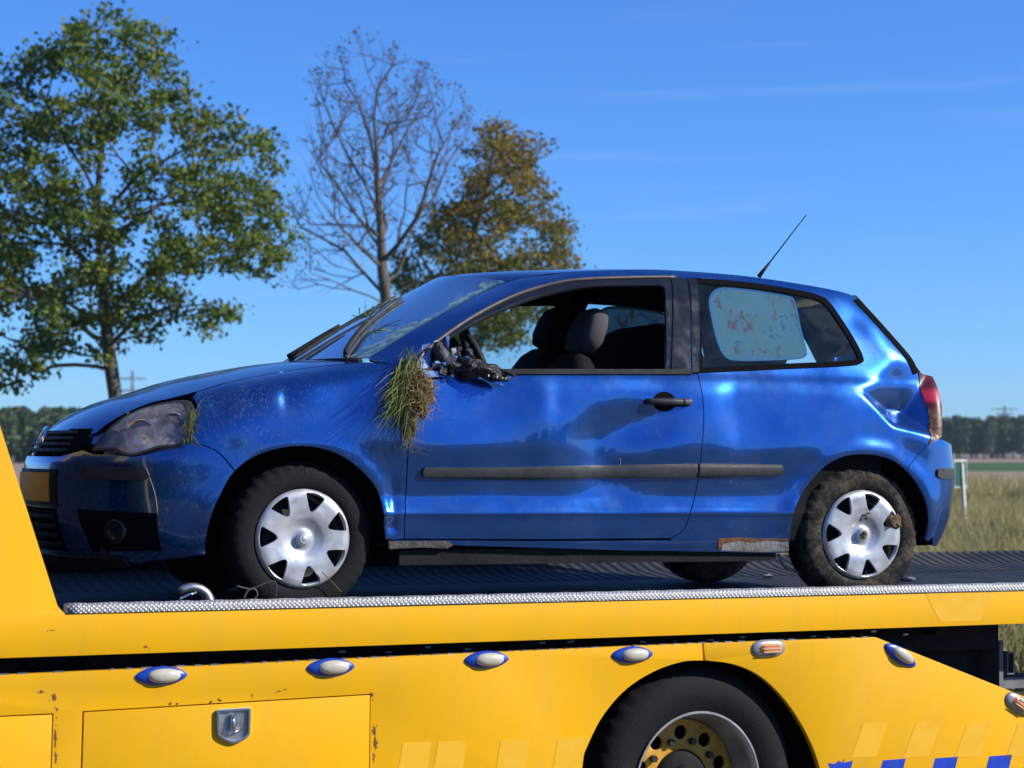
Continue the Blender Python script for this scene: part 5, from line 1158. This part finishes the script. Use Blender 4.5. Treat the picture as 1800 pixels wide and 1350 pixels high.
# large green tree on the left
Y1 = 45.0; t1 = empty('green_tree', 'large green leafy tree at the left with a wide open crown', 'tree', 'roadside trees', loc=tuple(ground_at(214, Y1)))
base1 = ground_at(214, Y1)
tr1 = [base1] + [at(x, y, Y1) for x, y in ((210, 800), (205, 712), (196, 650), (189, 600), (186, 555), (182, 510), (179, 460), (174, 410), (171, 360), (174, 310), (179, 260), (180, 205), (174, 150), (170, 100), (172, 55))]
lb1 = [[at(x, y, Y1 + dy) for x, y, dy in l] for l in ([(188, 598, 0), (165, 592, -.3), (140, 570, -.8), (100, 545, -1.2), (50, 520, -1.6), (-20, 500, -2)], [(186, 555, 0), (215, 520, .4), (250, 490, .8), (290, 465, 1.0), (330, 455, 1.2), (400, 440, 1.5)], [(181, 500, 0), (160, 470, .5), (125, 430, 1), (80, 390, 1.5), (20, 370, 1.8), (-60, 340, 2)], [(173, 400, 0), (205, 350, -.5), (245, 305, -1), (275, 290, -1.3), (330, 260, -1.6), (390, 240, -1.8)], [(176, 440, 0), (220, 400, .4), (280, 360, .6), (350, 350, .9), (430, 350, 1.1)], [(172, 350, 0), (150, 300, .5), (115, 250, .9), (80, 180, 1.2)], [(190, 610, 0), (240, 560, -.8), (300, 540, -1.2), (360, 535, -1.5)], [(180, 240, 0), (215, 190, -.4), (250, 120, -.6), (275, 70, -.8)])]
OUT1 = [(150, 14), (190, 4), (212, 40), (250, 34), (296, 46), (296, 92), (322, 112), (345, 165), (398, 190), (412, 228), (476, 222), (478, 290), (508, 335), (490, 370), (520, 430), (488, 490), (420, 470), (416, 535), (380, 600), (352, 590), (345, 545), (290, 570), (272, 616), (210, 590), (175, 640), (120, 640), (90, 668), (30, 690), (-10, 684), (-120, 620), (-220, 450), (-170, 250), (-60, 150), (0, 100), (45, 118), (60, 78), (108, 58)]
att = in_outline(480, OUT1, Y1, 2.4, 11, .42)
gap_c = np.array([(430, 285), (300, 250), (235, 470), (395, 520), (225, 255), (90, 460), (330, 500), (40, 560), (330, 400), (210, 330), (100, 640), (120, 285), (250, 420), (460, 520), (290, 330)], float)
def drop(A, gaps, r, Yt):
    cp, sp = math.cos(PIT), math.sin(PIT); d = A - CAMP; yy = cp * d[:, 1] + sp * d[:, 2]; zz = -sp * d[:, 1] + cp * d[:, 2]; px = np.stack([900 + FPX * d[:, 0] / yy, 675 - FPX * zz / yy], 1)
    return A[np.min(np.linalg.norm(px[:, None] - gaps[None], axis=2), 1) > r]
att = drop(att, gap_c, 27, Y1)
N, Pa, R, tips = tree_mesh(tr1, lb1, att, .160, .35, .010, 5)
tubes_from(N - base1, Pa, R, 'trunk', M['bark'], t1)
C = N[tips] - base1; leaves('crown', C, 84, .195, .128, M['ash'], t1, 3, .5)
# thin bare tree in the middle, a few brown leaves left
Y2 = 56.0; base2 = ground_at(684, Y2); t2 = empty('bare_tree', 'nearly leafless tree with fine upright twigs above the windscreen', 'tree', 'roadside trees', loc=tuple(base2))
tr2 = [base2] + [at(x, y, Y2) for x, y in ((683, 650), (682, 560), (677, 510), (672, 470), (670, 420), (667, 370), (662, 315), (661, 260), (657, 210), (662, 160), (690, 115))]
lb2 = [[at(x, y, Y2 + dy) for x, y, dy in l] for l in ([(678, 535, 0), (650, 520, -.3), (620, 510, -.5), (580, 492, -.8), (545, 480, -1)], [(676, 520, 0), (640, 480, .3), (605, 440, .6), (560, 415, .9), (525, 395, 1.2)], [(671, 440, 0), (650, 410, .3), (620, 370, .5), (590, 320, .7), (560, 280, 1), (545, 240, 1.2)], [(667, 380, 0), (640, 320, -.4), (615, 280, -.7), (590, 230, -.9), (570, 180, -1.1), (560, 140, -1.2)], [(672, 460, 0), (700, 430, -.4), (735, 380, -.7), (750, 330, -1), (770, 270, -1.2), (800, 220, -1.4)], [(664, 330, 0), (690, 280, .4), (720, 220, .7), (750, 180, .9)], [(675, 500, 0), (700, 480, .8), (715, 440, 1), (725, 400, 1.3)], [(662, 300, 0), (650, 240, .4), (630, 180, .6), (610, 120, .8)], [(670, 470, 0), (640, 440, -.8), (600, 400, -1.1), (560, 350, -1.4), (545, 300, -1.5)], [(684, 540, 0), (705, 510, .2), (730, 495, .4), (770, 490, .5)])]
OUT2 = [(552, 120), (600, 100), (690, 84), (712, 100), (705, 140), (762, 138), (782, 178), (822, 184), (822, 232), (800, 300), (770, 350), (735, 400), (700, 440), (640, 470), (560, 470), (510, 400), (545, 330), (560, 290), (540, 220), (548, 180)]
att = in_outline(250, OUT2, Y2, 2.4, 21, .30); att2 = np.array([at(x, y, Y2 + g_.normal(0, .6)) for x, y in ((505, 380), (515, 500), (525, 508), (540, 492), (520, 487), (560, 500), (590, 505), (508, 360), (538, 470), (570, 478), (600, 470), (530, 400), (540, 420))])
N, Pa, R, tips = tree_mesh(tr2, lb2, np.vstack([att, att2]), .165, .75, .005, 6, .05)
# fine twigs on the ends
R = R * np.clip(R / .165, .05, 1) ** .12; R = np.maximum(R, .0055); tw = []; pa2 = list(Pa); NN = list(N); RR = list(R); gg = np.random.default_rng(4); tp2 = []
for t_i in list(tips) + list(range(len(tr2) + 20, len(N), 3)):
    for k in range(2):
        d = N[t_i] - N[Pa[t_i]]; d = d / (np.linalg.norm(d) + 1e-9) + gg.normal(0, .5, 3) + [0, 0, .5]; d /= np.linalg.norm(d); prev = t_i; p = N[t_i]
        for s in range(2): p = p + d * gg.uniform(.16, .42) + gg.normal(0, .03, 3); NN.append(p); pa2.append(prev); RR.append(.0055 - .0015 * s); prev = len(NN) - 1
        tp2.append(prev)
tubes_from(np.array(NN) - base2, pa2, RR, 'trunk', M['bark'], t2)
up = np.array(NN)[tp2]; k = gg.uniform(0, 1, len(up)) < np.clip((up[:, 2] - 5.5) / 9,   .03, .5); leaves('withered_leaves', up[k] - base2, 8, .10, .08, M['brownleaf'], t2, 5)
# russet tree behind
Y3 = 62.0; base3 = ground_at(800, Y3); t3 = empty('russet_tree', 'rounded tree turning russet and yellow green behind the bare tree', 'tree', 'roadside trees', loc=tuple(base3))
tr3 = [base3] + [at(x, y, Y3) for x, y in ((800, 700), (800, 620), (803, 560), (812, 510), (822, 460), (835, 410), (850, 350), (862, 300), (870, 250))]
lb3 = [[at(x, y, Y3 + dy) for x, y, dy in l] for l in ([(803, 550, 0), (770, 500, .5), (740, 450, .9), (715, 420, 1.2)], [(810, 520, 0), (860, 480, -.6), (910, 455, -1), (980, 440, -1.5)], [(825, 450, 0), (880, 400, .6), (930, 370, 1), (970, 350, 1.2)], [(840, 400, 0), (800, 360, -.6), (780, 330, -.9)], [(850, 350, 0), (900, 310, -.7), (940, 270, -1)], [(800, 580, 0), (745, 540, -.6), (700, 500, -1)])]
OUT3 = [(800, 310), (820, 270), (850, 240), (866, 200), (886, 196), (900, 240), (946, 234), (976, 270), (968, 340), (986, 385), (1005, 412), (998, 436), (1022, 460), (990, 490), (960, 560), (900, 610), (790, 610), (700, 540), (684, 490), (690, 455), (720, 430), (745, 390), (775, 360)]
att = in_outline(300, OUT3, Y3, 2.6, 31, .46); att = drop(att, np.array([(835, 395), (960, 300), (905, 430), (730, 520), (945, 420), (890, 340), (800, 330)], float), 19, Y3)
N, Pa, R, tips = tree_mesh(tr3, lb3, att, .16, .4, .010, 8)
tubes_from(N - base3, Pa, R, 'trunk', M['bark'], t3); Ct = N[tips] - base3; zr = (Ct[:, 2] - Ct[:, 2].min()) / np.ptp(Ct[:, 2]) + g_.normal(0, .16, len(Ct))
leaves('crown', Ct[zr > .40], 80, .24, .132, M['autumn'], t3, 7, .4); leaves('crown', Ct[zr <= .40], 80, .24, .132, M['autumngreen'], t3, 17, .4)

# ------------------------------------------------------------------ far woods, pylons, marker post
M['woods'] = leaf_mat('distant_wood_foliage', [(.07, .11, .05), (.085, .125, .055), (.10, .135, .06), (.075, .115, .05)], .25)
def wood(name, label, Y, pxa, pxb, hpx_top, depth, n, seed, leaf, per, stem_px=0):
    g = np.random.default_rng(seed); C = []; Vt = MB()
    for k in range(n):
        y = Y + g.uniform(0, depth); px = g.uniform(pxa, pxb); x = (px - 900) / FPX * y; h = (CAMH + (HZ - hpx_top) / FPX * y) * g.uniform(.80, 1.06); rw = h * g.uniform(.13, .22)
        m = per; u = g.uniform(0, 1, m) ** .7; ph = g.uniform(0, 6.283, m); zz_ = h * (.16 + .84 * u); rr = rw * np.sqrt(np.clip(1 - (2 * np.clip((zz_ / h - .16) / .84, 0, 1) - .9) ** 2 / 3.6, .02, 1)) * np.sqrt(g.uniform(.2, 1, m)) * np.where(zz_ > h * .8, np.clip((h * 1.03 - zz_) / (h * .22), 0.05, 1) ** .5, 1)
        C.append(np.column_stack([x + rr * np.cos(ph), y + rr * np.sin(ph), zz_])); Vt.tube([(x, y, 0), (x + g.normal(0, .1), y, h * .6)], [.16, .08], 4, False)
    C = np.vstack(C); r = empty(name, label, 'woods', loc=(0, 0, 0)); r['kind'] = 'stuff'
    leaves('foliage', C, 1, .2, leaf, M['woods'], r, seed); Vt.build('stem', M['bark'], r)['kind'] = 'stuff'; return r
wood('far_woods', 'dark far-off wood along the horizon behind the car\'s tail', 520, 1500, 2600, 736, 60, 330, 3, 1.5, 330)
wood('distant_woods', 'paler wood along the horizon behind the front of the truck', 300, -900, 620, 722, 50, 420, 4, .95, 300)
gw = np.random.default_rng(12); Cw = []
for k in range(150):
    x, y = gw.uniform(-140, 140), gw.uniform(-85, -65); h = gw.uniform(5, 9.5); u = gw.uniform(0, 1, 130); ph = gw.uniform(0, 6.283, 130); r_ = h * .3 * np.sin(np.pi * (u * .9 + .08)) ** .6 * np.sqrt(gw.uniform(.1, 1, 130)); Cw.append(np.column_stack([x + r_ * np.cos(ph), y + r_ * np.sin(ph), h * u]))
for k in range(26):  # taller unseen trees, added so the bumper reflects something dark
    x, y = gw.uniform(-48, -6), gw.uniform(-46, -34); h = gw.uniform(13, 19); u = gw.uniform(0, 1, 420); ph = gw.uniform(0, 6.283, 420); r_ = h * .24 * np.sin(np.pi * (u * .9 + .08)) ** .6 * np.sqrt(gw.uniform(.1, 1, 420)); Cw.append(np.column_stack([x + r_ * np.cos(ph), y + r_ * np.sin(ph), h * u]))
rw_ = empty('unseen_woods', 'unseen belt of trees behind the photographer, with a taller group added to darken the bumper reflection', 'woods', loc=(0, 0, 0)); rw_['kind'] = 'stuff'; leaves('foliage', np.vstack(Cw), 1, .2, 1.3, M['woods'], rw_, 2)
def pylon(label, px, top, Y, arms, wpx):
    g0 = ground_at(px, Y); h = CAMH + (HZ - top) / FPX * Y; r = empty('power_pylon', label, 'pylon', 'power pylons on the horizon', loc=tuple(g0)); q = MB(); w0 = h * .085; th = .22 * Y / 1000
    lv = [0, .22, .42, .58, .72, .84, 1.0]; wdt = lambda f: w0 * max(.12, 1 - f * 1.02)
    for sx_ in (-1, 1):
        for sy in (-1, 1): q.tube([(sx_ * wdt(f), sy * wdt(f), f * h) for f in lv], th, 4)
    for a, b in zip(lv[:-1], lv[1:]):
        for s in (-1, 1):
            q.tube([(-wdt(a), s * wdt(a), a * h), (wdt(b), s * wdt(b), b * h)], th * .6, 4); q.tube([(wdt(a), s * wdt(a), a * h), (-wdt(b), s * wdt(b), b * h)], th * .6, 4)
            q.tube([(s * wdt(a), -wdt(a), a * h), (s * wdt(b), wdt(b), b * h)], th * .6, 4)
    q.build('tower', M['pylon'], r)
    for f, ww in arms:
        q = MB(); L = ww / FPX * Y / 2
        for s in (-1, 1): q.tube([(0, 0, f * h + h * .015), (s * L, 0, f * h)], th * .8, 4); q.tube([(0, 0, f * h - h * .012), (s * L, 0, f * h)], th * .8, 4)
        for k in np.linspace(-.9, .9, 7): q.tube([(k * L, 0, f * h - h * .012 * (1 - abs(k))), (k * L, 0, f * h + h * .015 * (1 - abs(k)))], th * .6, 4)
        for s in (-1, -.5, .5, 1): q.tube([(s * L, 0, f * h), (s * L, 0, f * h - h * .035)], th * .7, 4)
        q.build('crossarm', M['pylon'], r)
M['pylon'] = simple('galvanised_pylon_steel', (.20, .23, .27), .7, .2)
pylon('grey lattice power pylon beside the trunk of the green tree', 232, 650, 900, ((.90, 50), (.76, 58), (.62, 44)), 50); pylon('grey lattice power pylon above the wood at the right', 1767, 713, 1300, ((.93, 46), (.84, 30)), 46)
YP = 47.0; mp = empty('marker_post', 'slanted white roadside marker post with a small dark green board', 'sign post', loc=tuple(at(1697, 918, YP)))
M['signgreen'] = simple('dark_green_sign', (.012, .07, .045), .4); M['signwhite'] = simple('weathered_white_post', (.62, .63, .58), .6, nz=(8, (.45, .45, .38)))
pb = at(1697, 918, YP); pt = at(1690, 812, YP) - pb
q = MB(); R_ = frame(rad(38), 0); q.add(np.array(MB().tube([(0, 0, -.1), tuple(pt * .98)], .05, 4).V), [(0, 1, 5, 4), (1, 2, 6, 5), (2, 3, 7, 6), (3, 0, 4, 7), (3, 2, 1, 0), (4, 5, 6, 7)]); q.build('post', M['signwhite'], mp)
q = MB(); q.box(pt + np.array([-.05, .0, -.28]), (.48, .06, .66), R_); bd = q.build('board', M['signwhite'], mp); bevel(bd, .01)
q = MB(); q.box(pt + np.array([-.05, .0, -.28]) - R_[:, 1] * .033, (.42, .012, .58), R_); q.build('board_face', M['signgreen'], bd)
